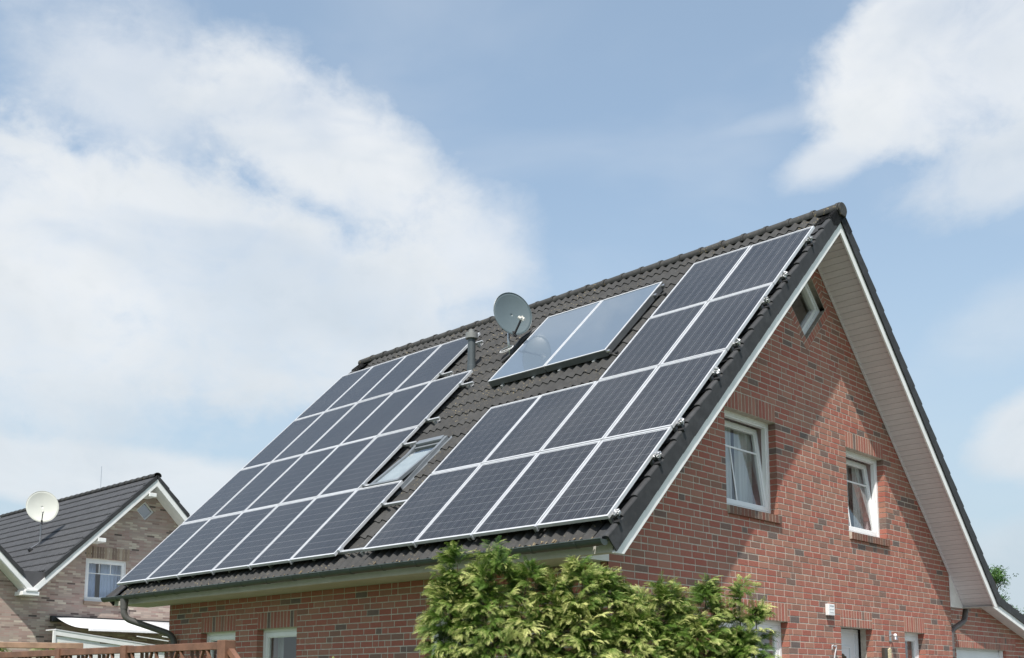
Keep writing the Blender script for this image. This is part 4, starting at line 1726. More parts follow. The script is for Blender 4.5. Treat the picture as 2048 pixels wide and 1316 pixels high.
Lr = [5.565 - 6 + 0, 0, 0]
left_edges = [LU, LU, LU - 1, LU - 1, LU - 1, LU - 1, LU - 2, LU - 2]
spansL = [(LU - 6.02, (-4.02 if k < 2 else left_edges[k] + 0.26)) for k in range(8)]
mL = mounting('mounting_frame', 'aluminium rails and hooks under the far field of solar panels, ends showing', spansL)
spansR = [((-4.0 if k < 4 else -2.04) + 0.0, 0.055) for k in range(8)]
mR = mounting('mounting_frame', 'aluminium rails under the near field of solar panels, foil wrapped ends', spansR)
for k in range(8):
    e = left_edges[k]
    mb = MB()
    rbar(mb, e - 0.006, e + 0.035, RS[k] - 0.035, RS[k] + 0.035, -0.045, 0.004)
    obj('end_clamp', mb, M_ALU, mL)
    # crumpled foil ball on each rail end at the verge
    bm = bmesh.new()
    bmesh.ops.create_icosphere(bm, subdivisions=3, radius=0.043)
    rr = random.Random(50 + k)
    for v in bm.verts:
        v.co *= rr.uniform(0.60, 1.25)
        v.co.x *= 0.8
        v.co.y *= 1.2
        v.co.z *= 0.8
    me = bpy.data.meshes.new('foil_wrap')
    bm.to_mesh(me)
    bm.free()
    me.materials.append(M_FOIL)
    inst('foil_wrap', me, Matrix.Translation(roof(0.045, RS[k], -0.035)) @ Matrix.Rotation(rr.uniform(0, 3), 4, 'X'), mR)
    mb = MB()
    rbar(mb, 0.0, 0.06, RS[k] - 0.05, RS[k] - 0.01, -0.13, -0.06)
    rbar(mb, 0.02, 0.10, RS[k] - 0.10, RS[k] - 0.06, -0.12, -0.085)
    obj('cable_clip', mb, M_BLACK, mR)
# mid clamps between modules at the lower edge
for side, u, s, r_, c_ in ARR:
    if r_ == 0 and c_ > 0:
        mb = MB()
        rbar(mb, u - 0.012, u + 0.012, s - 0.012, s + 0.03, -0.065, 0.003)
        obj('mid_clamp', mb, M_ALU, mL if side == 'L' else mR)

# ------------------------------------------------------------------ thermal collectors
for i, (u, s) in enumerate(COLL):
    t = thing('solar_collector', ('flat blue-grey thermal collector nearer the satellite dish, dish mirrored in its glass', 'flat blue-grey thermal collector next to the near panel field')[i],
              'solar collector', tuple(roof(u, s, 0)), (TH, 0, 0), 'solar thermal collectors')
    mb = MB()
    mb.box(0, CW, 0, CH, -0.105, -0.012)
    obj('casing', mb, plain('collector_casing_%d' % i, (0.16, 0.17, 0.18), 0.42, 0.1, 6, metal=0.5), t, local=True)
    mb = MB()
    f_ = 0.022
    mb.box(-0.002, f_, 0, CH, -0.011, 0)
    mb.box(CW - f_, CW + 0.002, 0, CH, -0.011, 0)
    mb.box(f_, CW - f_, -0.002, f_, -0.011, 0)
    mb.box(f_, CW - f_, CH - f_, CH + 0.002, -0.011, 0)
    obj('trim', mb, M_ALUW, t, local=True)
    mb = MB()
    mb.add([(f_, f_, -0.010), (CW - f_, f_, -0.010), (CW - f_, CH - f_, -0.010), (f_, CH - f_, -0.010)], [(0, 1, 2, 3)])
    obj('absorber', mb, M_ABS, t, local=True)
    mb = MB()
    mb.add([(f_, f_, -0.003), (CW - f_, f_, -0.003), (CW - f_, CH - f_, -0.003), (f_, CH - f_, -0.003)], [(0, 1, 2, 3)])
    obj('glass_pane', mb, M_COLGLASS, t, local=True)
    for x_ in (0.25, 0.9):
        mb = MB()
        mb.box(x_ - 0.02, x_ + 0.02, -0.05, 0.02, -0.17, -0.105)
        obj('foot', mb, M_RAIL, t, local=True)
    mb = MB()
    mb.box(-0.01, CW + (0.12 if i else 0.01), 0.05, 0.09, -0.140, -0.106)
    mb.box(-0.01, CW + (0.12 if i else 0.01), CH - 0.25, CH - 0.21, -0.140, -0.106)
    obj('support_rail', mb, M_BLACK, t, local=True)
    mb = MB()
    for q in ((0.03,) if i == 0 else (0.03, CH - 0.35, CH - 0.06)):
        mb.tube([(CW + 0.0, q, -0.05), (CW + 0.055, q, -0.05)], 0.026, 10)
    obj('pipe_union', mb, M_STEEL, t, smooth=True, local=True)

# ------------------------------------------------------------------ satellite dishes
def dish(name, label, centre, radius, normal, foot, mat, arm_len, lnb_mat, twin=True):
    t = thing(name, label, 'satellite dish', tuple(foot))
    n = Vector(normal).normalized()
    r = n.cross(Vector((0, 0, 1))).normalized()
    u = r.cross(n).normalized()
    if u.z < 0:
        u = -u
    c = Vector(centre)
    mb = MB()
    rings, seg = 9, 40
    vs = []
    for k in range(rings + 1):
        q = k / rings
        for j in range(seg):
            a = 2 * pi * j / seg
            rr = radius * q
            dep = -0.085 * radius * 2 * (1 - q * q) * 0.9
            vs.append(c + r * rr * cos(a) * 0.95 + u * rr * sin(a) * 1.02 + n * dep)
    fs = []
    for k in range(rings):
        for j in range(seg):
            a = k * seg + j
            b = k * seg + (j + 1) % seg
            fs.append((a, b, b + seg, a + seg))
    mb.add(vs, fs)
    D = obj('reflector', mb, mat, t, smooth=True)
    sol = D.modifiers.new('thickness', 'SOLIDIFY')
    sol.thickness = 0.006
    mb = MB()
    mb.tube([c + (r * cos(2 * pi * j / seg) * 0.95 + u * sin(2 * pi * j / seg) * 1.02) * radius for j in range(seg + 1)], 0.006, 6, caps=False)
    obj('rim', mb, mat, t, smooth=True)
    low = c - u * radius * 1.0
    tip = c + n * arm_len - u * radius * 0.62
    mb = MB()
    mb.bar(low - u * 0.02 - n * 0.03, tip - n * 0.02, 0.026, 0.026)
    mb.bar(low + u * 0.05 - n * 0.02, low - u * 0.05 + n * 0.03, 0.05, 0.03)
    obj('feed_arm', mb, M_BLACK, t)
    mb = MB()
    d = (c - tip).normalized()
    for k in ((-1, 1) if twin else (0,)):
        q = tip + r * 0.028 * k
        mb.tube([q - d * 0.045, q + d * 0.015, q + d * 0.016, q + d * 0.045], [0.021, 0.021, 0.030, 0.030], 12)
    mb.bar(tip + u * 0.04, tip - u * 0.05, 0.02, 0.04)
    obj('receiver_head', mb, lnb_mat, t, smooth=True)
    # mast, back bracket
    back = c - n * 0.11 - u * radius * 0.15
    mb = MB()
    ft = Vector(foot)
    top = Vector((ft.x, ft.y, back.z + 0.12))
    top = Vector((back.x - n.x * 0.06, back.y - n.y * 0.06, back.z + 0.10))
    kn = Vector((top.x, top.y, ft.z + 0.18))
    mb.tube(bend([ft + Vector((0, 0, 0.0)), kn, top], 0.08, 5), 0.021, 12)
    obj('mast', mb, M_STEEL, t, smooth=True)
    mb = MB()
    mb.bar(back + u * 0.10, back - u * 0.10, 0.10, 0.012, up=n)
    mb.bar(back, top - Vector((0, 0, 0.10)), 0.06, 0.08)
    obj('back_bracket', mb, M_BLACK, t)
    mb = MB()
    mb.tube([ft - NR * 0.06, ft + NR * 0.03], [0.075, 0.05], 14)
    obj('mast_flashing', mb, M_BLACK, t, smooth=True)
    return t, low, tip, c, n, r, u


dn = Vector((0.93, -0.34, 0.13))
foot = roof(-5.10, 5.36, OFFT + 0.03)
dc = Vector((-4.93, 3.78, 7.56))
dsh = dish('satellite_dish', 'grey satellite dish on the roof beside the thermal collectors', dc, 0.365, dn, foot, M_DISH, 0.30, M_LNB)
mb = MB()
q = foot + Vector((0.05, -0.10, 0.02))
mb.tube([q + Vector((0.13 * cos(a) * 0.9, -0.05 + 0.09 * sin(a), 0.06 * sin(a) + 0.05)) for a in [k * 0.55 for k in range(22)]], 0.0045, 6)
mb.tube([q + Vector((0.15 * cos(a) * 0.9 + 0.01, -0.06 + 0.08 * sin(a), 0.075 * sin(a) + 0.04)) for a in [k * 0.6 + 1 for k in range(18)]], 0.0045, 6)
obj('cable_coil', mb, M_WBOX, dsh[0], smooth=True)
mb = MB()
mb.tube([foot + Vector((0.04, -0.02, 0.0)), roof(-4.90, 5.6, -0.02), roof(-4.80, 6.0, -0.06)], 0.05, 10)
mb.tube([foot + Vector((0.1, -0.1, -0.06)), roof(-4.98, 5.0, -0.05), roof(-4.88, 5.12, -0.04)], 0.032, 10)
obj('pipe_insulation', mb, M_BLACK, dsh[0], smooth=True)

# ------------------------------------------------------------------ garage beside the house
GX = -0.90
GAR = WF((GX, 0, 0), (0, 1, 0), (1, 0, 0))
GS = 0.235
garage = thing('garage', 'brick garage with white door and low tiled roof joined to the house', 'garage', (-2, 13, 0))


def g_soff(y): return 2.955 - (y - 12.55) * GS + 0.0


GD = (11.115, 14.14, 0.0, 2.22)
gout = [(YF + 0.01, 0), (15.6, 0), (15.6, g_soff(15.6) + 0.05), (YF + 0.01, g_soff(YF) + 0.05)]
gw = mortar_wall('garage_wall', GAR, gout, [rect(GD[0], GD[1] - 0.56, 0.02, GD[3] - 0.0, m=mg)], garage)
lay_bricks(GAR, lambda z: (YF + 0.012, min(15.6, 12.55 + (2.975 - z) / GS)), 0.0, 3.6, [hole_fn(GD[0], GD[1] - 0.56, 0, GD[3]), hole_fn(GD[0], GD[1], GD[3], GD[3] + 3 * C)], gw, M_BRICK, 230, rank=lambda p: in_frame(p, False), seed=9, zref=GD[3])
lintel(GAR, GD, gw, double=True, seed=31, z=GD[3])
mb = MB()
GAR.box(mb, GD[0] - 0.02, GD[1] - 0.54, -0.13, -0.18, 0, GD[3] + 0.05)
gd = obj('garage_door', mb, M_DOOR, garage)
for k in range(4):
    mb = MB()
    GAR.box(mb, GD[0] + 0.02, GD[1] - 0.60, -0.128, -0.12, 0.05 + k * 0.54, 0.57 + k * 0.54)
    obj('door_panel', mb, M_DOOR, gd, bevel=0.006)
mb = MB()
GAR.box(mb, GD[1] - 0.62, GD[1] - 0.57, -0.12, -0.06, 0, GD[3])
obj('door_frame', mb, M_PVC, garage)
gxo = GX + 0.26
mb = MB()
pl = lambda y, o: g_soff(y) + o
mb.prism([(GX - 6, YF + 0.02, pl(YF, 0.06)), (GX - 6, 16.0, pl(16.0, 0.06)), (GX - 6, 16.0, pl(16.0, 0.20)), (GX - 6, YF + 0.02, pl(YF, 0.20))], (6 + gxo - 0.03 - GX + GX, 0, 0))
obj('roof_deck', mb, M_DECK, garage)
mb = MB()
mb.prism([(gxo - 0.026, YF + 0.65, pl(YF + 0.65, -0.02)), (gxo - 0.026, 16.0, pl(16.0, -0.02)), (gxo - 0.026, 16.0, pl(16.0, 0.12)), (gxo - 0.026, YF + 0.65, pl(YF + 0.65, 0.12))], (0.026, 0, 0))
obj('barge_board', mb, M_WHITE, garage)
m = MB()
m.box(GX + 0.002, gxo - 0.03, 0.0025, 0.0975, 0, 0.012)
k = 0
y = YF + 0.05
while y < 15.9:
    mb = MB()
    mb.prism([(GX + 0.002, y, pl(y, 0.012)), (GX + 0.002, y + 0.095, pl(y + 0.095, 0.012)), (GX + 0.002, y + 0.095, pl(y + 0.095, 0.024)), (GX + 0.002, y, pl(y, 0.024))], (gxo - 0.03 - GX, 0, 0))
    obj('soffit_board', mb, M_SOFFIT, garage)
    y += 0.10
y = 10.70
k = 0
while y < 15.9:            # verge tiles of the garage, overlapping downhill
    mb = MB()
    y2 = y + 0.40
    l0, l1 = 0.255, 0.285
    prof = [(y, pl(y, l0)), (y2, pl(y2, l1)), (y2, pl(y2, 0.10)), (y, pl(y, 0.10))]
    mb.prism([(gxo + 0.004 + 0.002 * (k % 2), a, b) for a, b in prof], (0.018, 0, 0))
    pr2 = [(y, pl(y, l0 - 0.03)), (y2, pl(y2, l1 - 0.03)), (y2, pl(y2, l1)), (y, pl(y, l0))]
    mb.prism([(gxo - 0.25, a, b) for a, b in pr2], (0.252, 0, 0))
    obj('verge_tile', mb, M_VERGE, garage)
    y += 0.36
    k += 1
mb = MB()
for k in range(16):
    y = 10.5 + k * 0.3425
    y2 = y + 0.39
    mb.prism([(GX - 5.8, y, pl(y, 0.20)), (GX - 5.8, y2, pl(y2, 0.235)), (GX - 5.8, y2, pl(y2, 0.21)), (GX - 5.8, y, pl(y, 0.18))], (5.8 + gxo - 0.25 - GX + GX, 0, 0))
obj('roof_tiling', mb, M_TILE, garage, kind='stuff')

# ------------------------------------------------------------------ brown brick neighbour house
NX, NB_ = -22.0, -21.5
NAP = 6.50
nb = thing('brown_brick_house', 'brown brick neighbour house with two gables and smooth grey tiled roof', 'house', (-26, 4, 0))
nzs = 7.13       # soffit apex
NHB = 3.33


def n_s(y, c): return nzs - abs(y - c)


CB = NAP - 2 * NHB          # second gable centre
VY = NAP - NHB
NW = (4.765, 5.955, 3.85, 5.03)
ND = (6.44, 6.53, 0.285)
out = [(CB - 5.0, 0), (NAP + 6, 0), (NAP + 6, 1.6), (NAP, nzs + 0.05), (VY, n_s(VY, NAP) + 0.05), (CB, nzs + 0.05), (CB - 5.0, nzs + 0.05 - 5.0)]
NF = WF((NX, 0, 0), (0, 1, 0), (1, 0, 0))
nd = [(ND[0] - ND[2], ND[1]), (ND[0], ND[1] - ND[2]), (ND[0] + ND[2], ND[1]), (ND[0], ND[1] + ND[2])]
nwall = mortar_wall('facade_wall', NF, out, [rect(*NW), nd], nb, d=0.0, mat=M_FARWALL)
mb = MB()
mb.box(NX - 11, NX - 0.21, NAP + 4.0, NAP + 4.2, 0, 3.0)
mb.box(NX - 11, NX - 0.21, CB - 3.6, CB - 3.4, 0, 3.4)
mb.box(NX - 11.2, NX - 11, CB - 3.6, NAP + 4.2, 0, 3.2)
obj('side_wall', mb, M_FARWALL, nb)
window(NF, NW, nwall, vbars=((0.32, 0.70, 1.0), (0.66, 0.70, 1.0)), hbars=(0.70,), cmat=M_CURTAIN_B, ccov=((0.0, 0.36), (0.48, 1.0)), rec=0.05, rm=(0.03, 0.3, 0.03))
mb = MB()
for k in range(4):
    p0, p1 = nd[k], nd[(k + 1) % 4]
    q0 = (ND[0] + (p0[0] - ND[0]) * 0.78, ND[1] + (p0[1] - ND[1]) * 0.78)
    q1 = (ND[0] + (p1[0] - ND[0]) * 0.78, ND[1] + (p1[1] - ND[1]) * 0.78)
    mb.hexa([NF.p(p0[0], -0.06, p0[1]), NF.p(p1[0], -0.06, p1[1]), NF.p(p1[0], -0.12, p1[1]), NF.p(p0[0], -0.12, p0[1]),
             NF.p(q0[0], -0.06, q0[1]), NF.p(q1[0], -0.06, q1[1]), NF.p(q1[0], -0.12, q1[1]), NF.p(q0[0], -0.12, q0[1])])
nd_w = obj('diamond_window', mb, M_PVC, nwall)
mb = MB()
mb.add([NF.p(a, -0.09, b) for a, b in nd], [(0, 1, 2, 3)])
obj('glass_pane', mb, glass_mat('dark_glass', (0.3, 0.35, 0.42), 0.0, 1.5, 2.0, 0.22), nd_w)
mb = MB()
NF.box(mb, ND[0] - 0.4, ND[0] + 0.4, -0.6, -0.5, ND[1] - .4, ND[1] + .4)
obj('room', mb, M_ROOM, nd_w)
M_FARSOL = brick_mat('brown_soldier_brick', [(0.0, (0.15, 0.105, 0.085)), (0.5, (0.25, 0.19, 0.15)), (0.9, (0.36, 0.28, 0.21)), (1.0, (0.50, 0.42, 0.34))])
mb = MB()
NF.box(mb, NW[0] + 0.0, NW[1] + 0.05, 0.002, -0.05, NW[3] + 0.01, NW[3] + 0.34)
nl = obj('lintel', mb, M_FARWALL, nwall)
sfar = unit_box(0.062, 0.05, 0.32, 'soldier_brick', M_FARSOL)
nn = 17
for k in range(nn):
    inst('soldier_brick', sfar, NF.m(NW[0] + 0.03 + k * (NW[1] - NW[0]) / (nn - 1), 0.008, NW[3] + 0.175), nl)
mb = MB()
NF.box(mb, NW[0] - 0.02, NW[1] + 0.04, -0.05, 0.07, NW[2] - 0.10, NW[2] - 0.002)
obj('window_sill', mb, M_FARSOL, nwall)
# barge boards
for cen in (NAP, CB):
    for sgn in (-1, 1):
        yo = cen + sgn * NHB
        mb = MB()
        e = NHB + (0.0 if True else 0)
        poly = [(cen, 7.40), (cen + sgn * e, 7.40 - e), (cen + sgn * e, 7.40 - e - 0.10), (cen + sgn * (e - 0.08), 7.40 - e - 0.10), (cen, 7.195)]
        mb.prism([(NB_ - 0.03, y, z) for y, z in poly], (0.03, 0, 0))
        obj('barge_board', mb, M_WHITE, nb)
        mb = MB()
        p = [(cen, 7.19), (cen + sgn * (NHB - 0.02), 7.19 - NHB + 0.02), (cen + sgn * (NHB - 0.02), 7.23 - NHB + 0.02), (cen, 7.23)]
        mb.prism([(NX + 0.002, y, z) for y, z in p], (NB_ - 0.03 - NX - 0.002, 0, 0))
        obj('verge_soffit', mb, M_WHITE, nb)
        for py in (0.12, 1.55):
            if sgn > 0 and py < 0.5: continue
            mb = MB()
            yy_ = cen + sgn * py
            zz_ = 7.19 - py
            mb.prism([(NX + 0.003, yy_ - 0.11, zz_ - 0.03 - 0.06), (NX + 0.003, yy_ + 0.11, zz_ - 0.03 - 0.06 + 0.0), (NX + 0.003, yy_ + 0.11, zz_ - 0.20), (NX + 0.003, yy_ - 0.11, zz_ - 0.20)], (NB_ + 0.02 - NX, 0, 0))
            obj('purlin_end', mb, M_WHITE, nb, bevel=0.01)
# valley: plate, box outlet
mb = MB()
mb.prism([(NB_ - 0.05, VY - 0.36, 4.43), (NB_ - 0.05, VY, 4.06), (NB_ - 0.05, VY + 0.36, 4.43), (NB_ - 0.05, VY + 0.29, 4.50), (NB_ - 0.05, VY - 0.29, 4.50)], (0.02, 0, 0))
obj('valley_plate', mb, M_LEAD, nb)
mb = MB()
mb.prism([(NX - 10.5, VY - 0.30, 4.50), (NX - 10.5, VY + 0.30, 4.50), (NX - 10.5, VY, 4.40)], (NB_ - NX + 10.45, 0, 0))
obj('valley_gutter', mb, M_LEAD, nb)
mb = MB()
mb.box(NX + 0.002, NB_ + 0.02, VY - 0.27, VY + 0.16, 3.87, 3.97)
mb.box(NX + 0.002, NB_ + 0.04, VY - 0.20, VY + 0.10, 3.971, 4.03)
obj('valley_outlet_box', mb, M_WHITE, nb, bevel=0.008)
# smooth tiles: rows of flat tiles with small side gaps, left slope of the main gable and slopes of the other
NTW, NCR = 0.30, 0.345


def n_tiles(cen, sgn, limit, seed):
    rr = random.Random(seed)
    smax = NHB * sqrt(2)
    rows = int(smax / NCR)
    cols = int((NB_ - 0.08 - (NX - 10.5)) / NTW)
    rest = MB()
    m1 = MB()
    hw = NTW / 2
    for h0, h1 in ((-hw, 0.0), (0.0, hw)):     # two rolls with a notch in the nose between them
        ring = [(h0 + 0.03, 0), (h1 - 0.03, 0), (h1 - 0.026, 0.05), (h1 - 0.001, 0.06), (h1 - 0.001, NCR + 0.05), (h0 + 0.001, NCR + 0.05), (h0 + 0.001, 0.06), (h0 + 0.026, 0.05)]
        zz = lambda y: 0.022 - 0.020 * y / NCR
        m1.add([(x, y, -0.012) for x, y in ring] + [(x, y, zz(y)) for x, y in ring], [tuple(range(8))[::-1], tuple(range(8, 16))] + [(i, (i + 1) % 8, (i + 1) % 8 + 8, i + 8) for i in range(8)])
    me = m1.mesh('roof_tile')
    me.materials.append(M_FTILE)
    lst = []
    for r_ in range(rows):
        for c_ in range(cols):
            s = smax - 0.06 - (r_ + 1) * NCR
            if s < 0.32 and abs(cen - NAP) < 9: continue
            x_ = NB_ - 0.10 - (c_ + 0.5) * NTW
            p = Vector((x_, cen - sgn * (smax - s) / sqrt(2) * -1 * -1, 0))
            y_ = cen + sgn * (smax - s) / sqrt(2)
            z_ = 7.52 - (smax - s) / sqrt(2)
            pt = Vector((x_, y_, z_))
            lst.append((in_frame(pt, False), pt))
    lst.sort(key=lambda t: -t[0])
    rot = Matrix.Rotation(radians(45), 4, 'X') if sgn < 0 else Matrix.Rotation(pi, 4, 'Z') @ Matrix.Rotation(radians(45), 4, 'X')
    for i, (rk, pt) in enumerate(lst):
        M = Matrix.Translation(pt) @ rot
        if i < limit and rk > 0:
            inst('roof_tile', me, M, nb)
        else:
            rest.add([M @ Vector(v) for v in m1.v], m1.f)
    obj('roof_tiling', rest, M_FTILE, nb, kind='stuff')


n_tiles(NAP, -1, 300, 1)
n_tiles(NAP, 1, 0, 2)
n_tiles(CB, 1, 0, 3)
n_tiles(CB, -1, 0, 4)
mb = MB()
for cen in (NAP, CB):
    for sgn in (-1, 1):
        e = NHB - (0.0 if sgn * (cen - NAP + 0.001) <= 0 else 0)
        e = NHB if True else e
        mb.prism([(NX - 10.6, cen, 7.505), (NX - 10.6, cen + sgn * e, 7.505 - e), (NX - 10.6, cen + sgn * e, 7.40 - e), (NX - 10.6, cen, 7.40)], (NB_ - 0.04 - NX + 10.6, 0, 0))
obj('roof_deck', mb, M_DECK, nb)
for cen in (NAP, CB):
    for sgn in (-1, 1):
        k = 0
        while True:
            d0 = 0.02 + k * 0.335
            if d0 > NHB - 0.32: break
            d1 = min(d0 + 0.355, NHB - 0.28)
            mb = MB()
            poly = [(cen + sgn * d0, 7.52 - d0), (cen + sgn * d1, 7.555 - d1), (cen + sgn * d1, 7.395 - d1), (cen + sgn * d0, 7.395 - d0)]
            mb.prism([(NB_ + 0.002 + 0.002 * (k % 2), y, z) for y, z in poly], (0.018, 0, 0))
            poly = [(cen + sgn * d0, 7.50 - d0), (cen + sgn * d1, 7.535 - d1), (cen + sgn * d1, 7.555 - d1), (cen + sgn * d0, 7.52 - d0)]
            mb.prism([(NB_ - 0.11, y, z) for y, z in poly], (0.112, 0, 0))
            obj('verge_tile', mb, M_VERGE, nb)
            k += 1
m1 = MB()
n = 10
vs = []
for x_, r1 in ((0.0, 0.115), (0.05, 0.115), (0.051, 0.105), (0.40, 0.098)):
    for i in range(n + 1):
        a = radians(-20 + 220 * i / n)
        vs.append((-x_, r1 * cos(a), r1 * sin(a) * 0.8))
m1.add(vs, [(j * (n + 1) + i, j * (n + 1) + i + 1, (j + 1) * (n + 1) + i + 1, (j + 1) * (n + 1) + i) for j in range(3) for i in range(n)])
nrm_ = m1.mesh('ridge_tile', smooth=True)
nrm_.materials.append(M_RIDGE)
for cen in (NAP, CB):
    x_ = NB_ + 0.02
    while x_ > NX - 10.5:
        inst('ridge_tile', nrm_, Matrix.Translation((x_, cen, 7.495)), nb)
        x_ -= 0.36
mb = MB()
mb.tube([(-24.9, 6.45, 7.4), (-24.9, 6.45, 8.25)], 0.008, 6)
obj('aerial_rod', mb, M_STEEL, nb)

# awning on the neighbour's wall
mb = MB()
n = 10
ay0, ay1 = 3.97, 8.2
top, bot = [], []
for i in range(n + 1):
    t_ = i / n
    x_ = NX + 0.10 + 1.95 * t_
    z_ = 3.37 - 0.38 * t_ - 0.085 * sin(pi * t_)
    top.append((x_, z_))
vs = []
for (x_, z_) in top:
    vs += [(x_, ay0, z_), (x_, ay1, z_)]
mb.add(vs, [(2 * i, 2 * i + 1, 2 * i + 3, 2 * i + 2) for i in range(n)])
awn = thing('awning', 'white canvas awning stretched out from the brown brick wall', 'awning', (NX, 6, 3.3))
c = obj('canvas', mb, M_AWNING, awn, smooth=True)
c.modifiers.new('thickness', 'SOLIDIFY').thickness = 0.008
mb = MB()
mb.box(NX + 2.05, NX + 2.12, ay0 + 0.0, ay1, 2.93, 3.0)
obj('front_bar', mb, M_PVC, awn, bevel=0.01)
mb = MB()
mb.box(NX + 0.004, NX + 0.15, ay0 - 0.12, ay1, 3.24, 3.40)
obj('cassette', mb, M_BLACK, awn, bevel=0.02)
for yy_ in (ay0 + 0.9, ay1 - 1.1):
    mb = MB()
    mb.bar((NX + 0.15, yy_, 3.20), (NX + 1.0, yy_ + 0.55, 3.05), 0.05, 0.04)
    mb.bar((NX + 1.0, yy_ + 0.55, 3.05), (NX + 2.05, yy_ + 0.1, 2.95), 0.04, 0.035)
    obj('folding_arm', mb, M_STEEL, awn)
# white garden pavilion below the awning
pav = thing('garden_pavilion', 'white boarded lean-to pavilion under the awning of the brown house', 'pavilion', (-20, 4.5, 0))
px0 = -19.5
for k in range(12):
    z0_, z1_ = 1.2 + k * 0.14, 1.2 + k * 0.14 + 0.136
    def topz(y): return 2.87 - (y - 2.93) * 0.118
    yr = 6.9
    if z1_ > topz(6.9):
        yr = min(6.9, 2.93 + (2.87 - z1_) / 0.118)
    if yr < 3.2: continue
    mb = MB()
    mb.box(px0, px0 + 0.02, 2.95, yr, z0_, z1_)
    obj('wall_board', mb, M_WHITE, pav)
mb = MB()
mb.prism([(px0 + 0.021, 2.93, 2.77), (px0 + 0.021, 6.95, 2.77 - 4.02 * 0.118), (px0 + 0.021, 6.95, 2.89 - 4.02 * 0.118), (px0 + 0.021, 2.93, 2.89)], (0.03, 0, 0))
obj('roof_edge_board', mb, M_WHITE, pav)
mb = MB()
mb.prism([(px0 - 0.5, 2.91, 2.892), (px0 - 0.5, 7.0, 2.892 - 4.09 * 0.118), (px0 - 0.5, 7.0, 2.92 - 4.09 * 0.118), (px0 - 0.5, 2.91, 2.92)], (0.56, 0, 0))
obj('roof_sheet', mb, M_AWNING, pav)
mb = MB()
mb.box(px0 - 0.01, px0 + 0.05, 2.87, 2.928, 0, 2.88)
obj('corner_post', mb, M_WHITE, pav)
for q in ((4.9, 2.80), (5.6, 2.82)):
    mb = MB()
    mb.bar((-19.2, q[0], q[1]), (-19.2, q[0] + 1.0, q[1] - 0.11), 0.03, 0.022)
    obj('loose_lath', mb, M_WHITE, pav)

# neighbour's white dish
ndf = Vector((-24.75, 4.35, 5.47))
dish('satellite_dish', 'white satellite dish standing on the roof of the brown neighbour house', (-24.35, 4.48, 6.69), 0.46, (0.93, -0.34, 0.13), ndf, M_DISH_W, 0.42, M_LNB, twin=False)

# ------------------------------------------------------------------ fences at the lower left
def fence_xy(t):
    """line of the near fence"""
    return Vector((0.81, -4.86, 0)) + Vector((-3.26, -0.145, 0)) * t


fen = thing('wooden_fence', 'brown stained wooden fence with slanting slats in front of the houses', 'fence', (-1, -4.95, 0))
dirf = Vector((-3.26, -0.145, 0)).normalized()
up = Vector((0, 0, 1))
nf = dirf.cross(up)
p0 = Vector((0.81, -4.855, 0))
posts = [0.045, 1.25, 2.22, 3.3, 4.4]
for k, d in enumerate(posts):
    mb = MB()
    c = p0 + dirf * d
    h = 1.80 if k == 0 else 1.797
    w_ = 0.085 if k == 0 else 0.07
    mb.hexa([c + dirf * sx * w_ / 2 + nf * sy * w_ / 2 + up * z for z in (0, h) for sx, sy in ((-1, -1), (1, -1), (1, 1), (-1, 1))])
    obj('post', mb, M_FENCE, fen, bevel=0.004)
for k in range(len(posts) - 1):
    a, b = posts[k] + 0.0445, posts[k + 1] - 0.036
    for zt, hh in ((1.79, 0.048), (1.0, 0.05), (0.25, 0.05)):
        mb = MB()
        A_, B_ = p0 + dirf * a, p0 + dirf * b
        dz = 0.0
        mb.bar(A_ + up * (zt - hh / 2), B_ + up * (zt - hh / 2), 0.045, hh)
        obj('rail', mb, M_FENCE, fen, bevel=0.003)
    x_ = a + 0.05
    j = 0
    while x_ < b - 0.02:
        q = p0 + dirf * x_
        mb = MB()
        zt = 1.741
        if j % 5 in (1, 3):      # slanting pair that meets at the top
            sg = 1 if j % 5 == 1 else -1
            mb.bar(q - nf * 0.008 + dirf * (0.036 * sg) + up * zt, q - nf * 0.008 - dirf * 0.11 * sg + up * 1.40, 0.014, 0.020, up=(0, 1, 0))
            mb.bar(q - nf * 0.008 - dirf * 0.11 * sg + up * 1.40, q - nf * 0.008 - dirf * 0.11 * sg + up * 1.0, 0.014, 0.020, up=(0, 1, 0))
        else:
            mb.bar(q + nf * 0.012 + up * zt, q + nf * 0.012 + up * 1.0, 0.012, 0.022, up=(0, 1, 0))
        obj('slat', mb, M_FENCE, fen)
        x_ += 0.062
        j += 1
# sloping wing right of the end post
mb = MB()
A_ = p0 - dirf * 0.0
mb.bar(p0 + Vector((0.0, 0.0, 1.733)), p0 + Vector((0.16, 0.01, 1.60)), 0.04, 0.035)
obj('sloping_rail', mb, M_FENCE, fen)

beam = thing('pergola_beam', 'weathered wooden cross beam on posts behind the brown fence', 'pergola', (-5.3, -3.6, 0))
mb = MB()
A_, B_ = Vector((-6.05, -5.10, 1.965)), Vector((-5.112, -3.054, 1.965))
mb.bar(A_, B_, 0.07, 0.065)
obj('beam', mb, M_BEAM, beam, bevel=0.006)
for t_ in (0.12, 0.93):
    mb = MB()
    c = A_ + (B_ - A_) * t_
    mb.bar((c.x, c.y, 0), (c.x, c.y, 1.931), 0.07, 0.07)
    obj('post', mb, M_BEAM, beam)

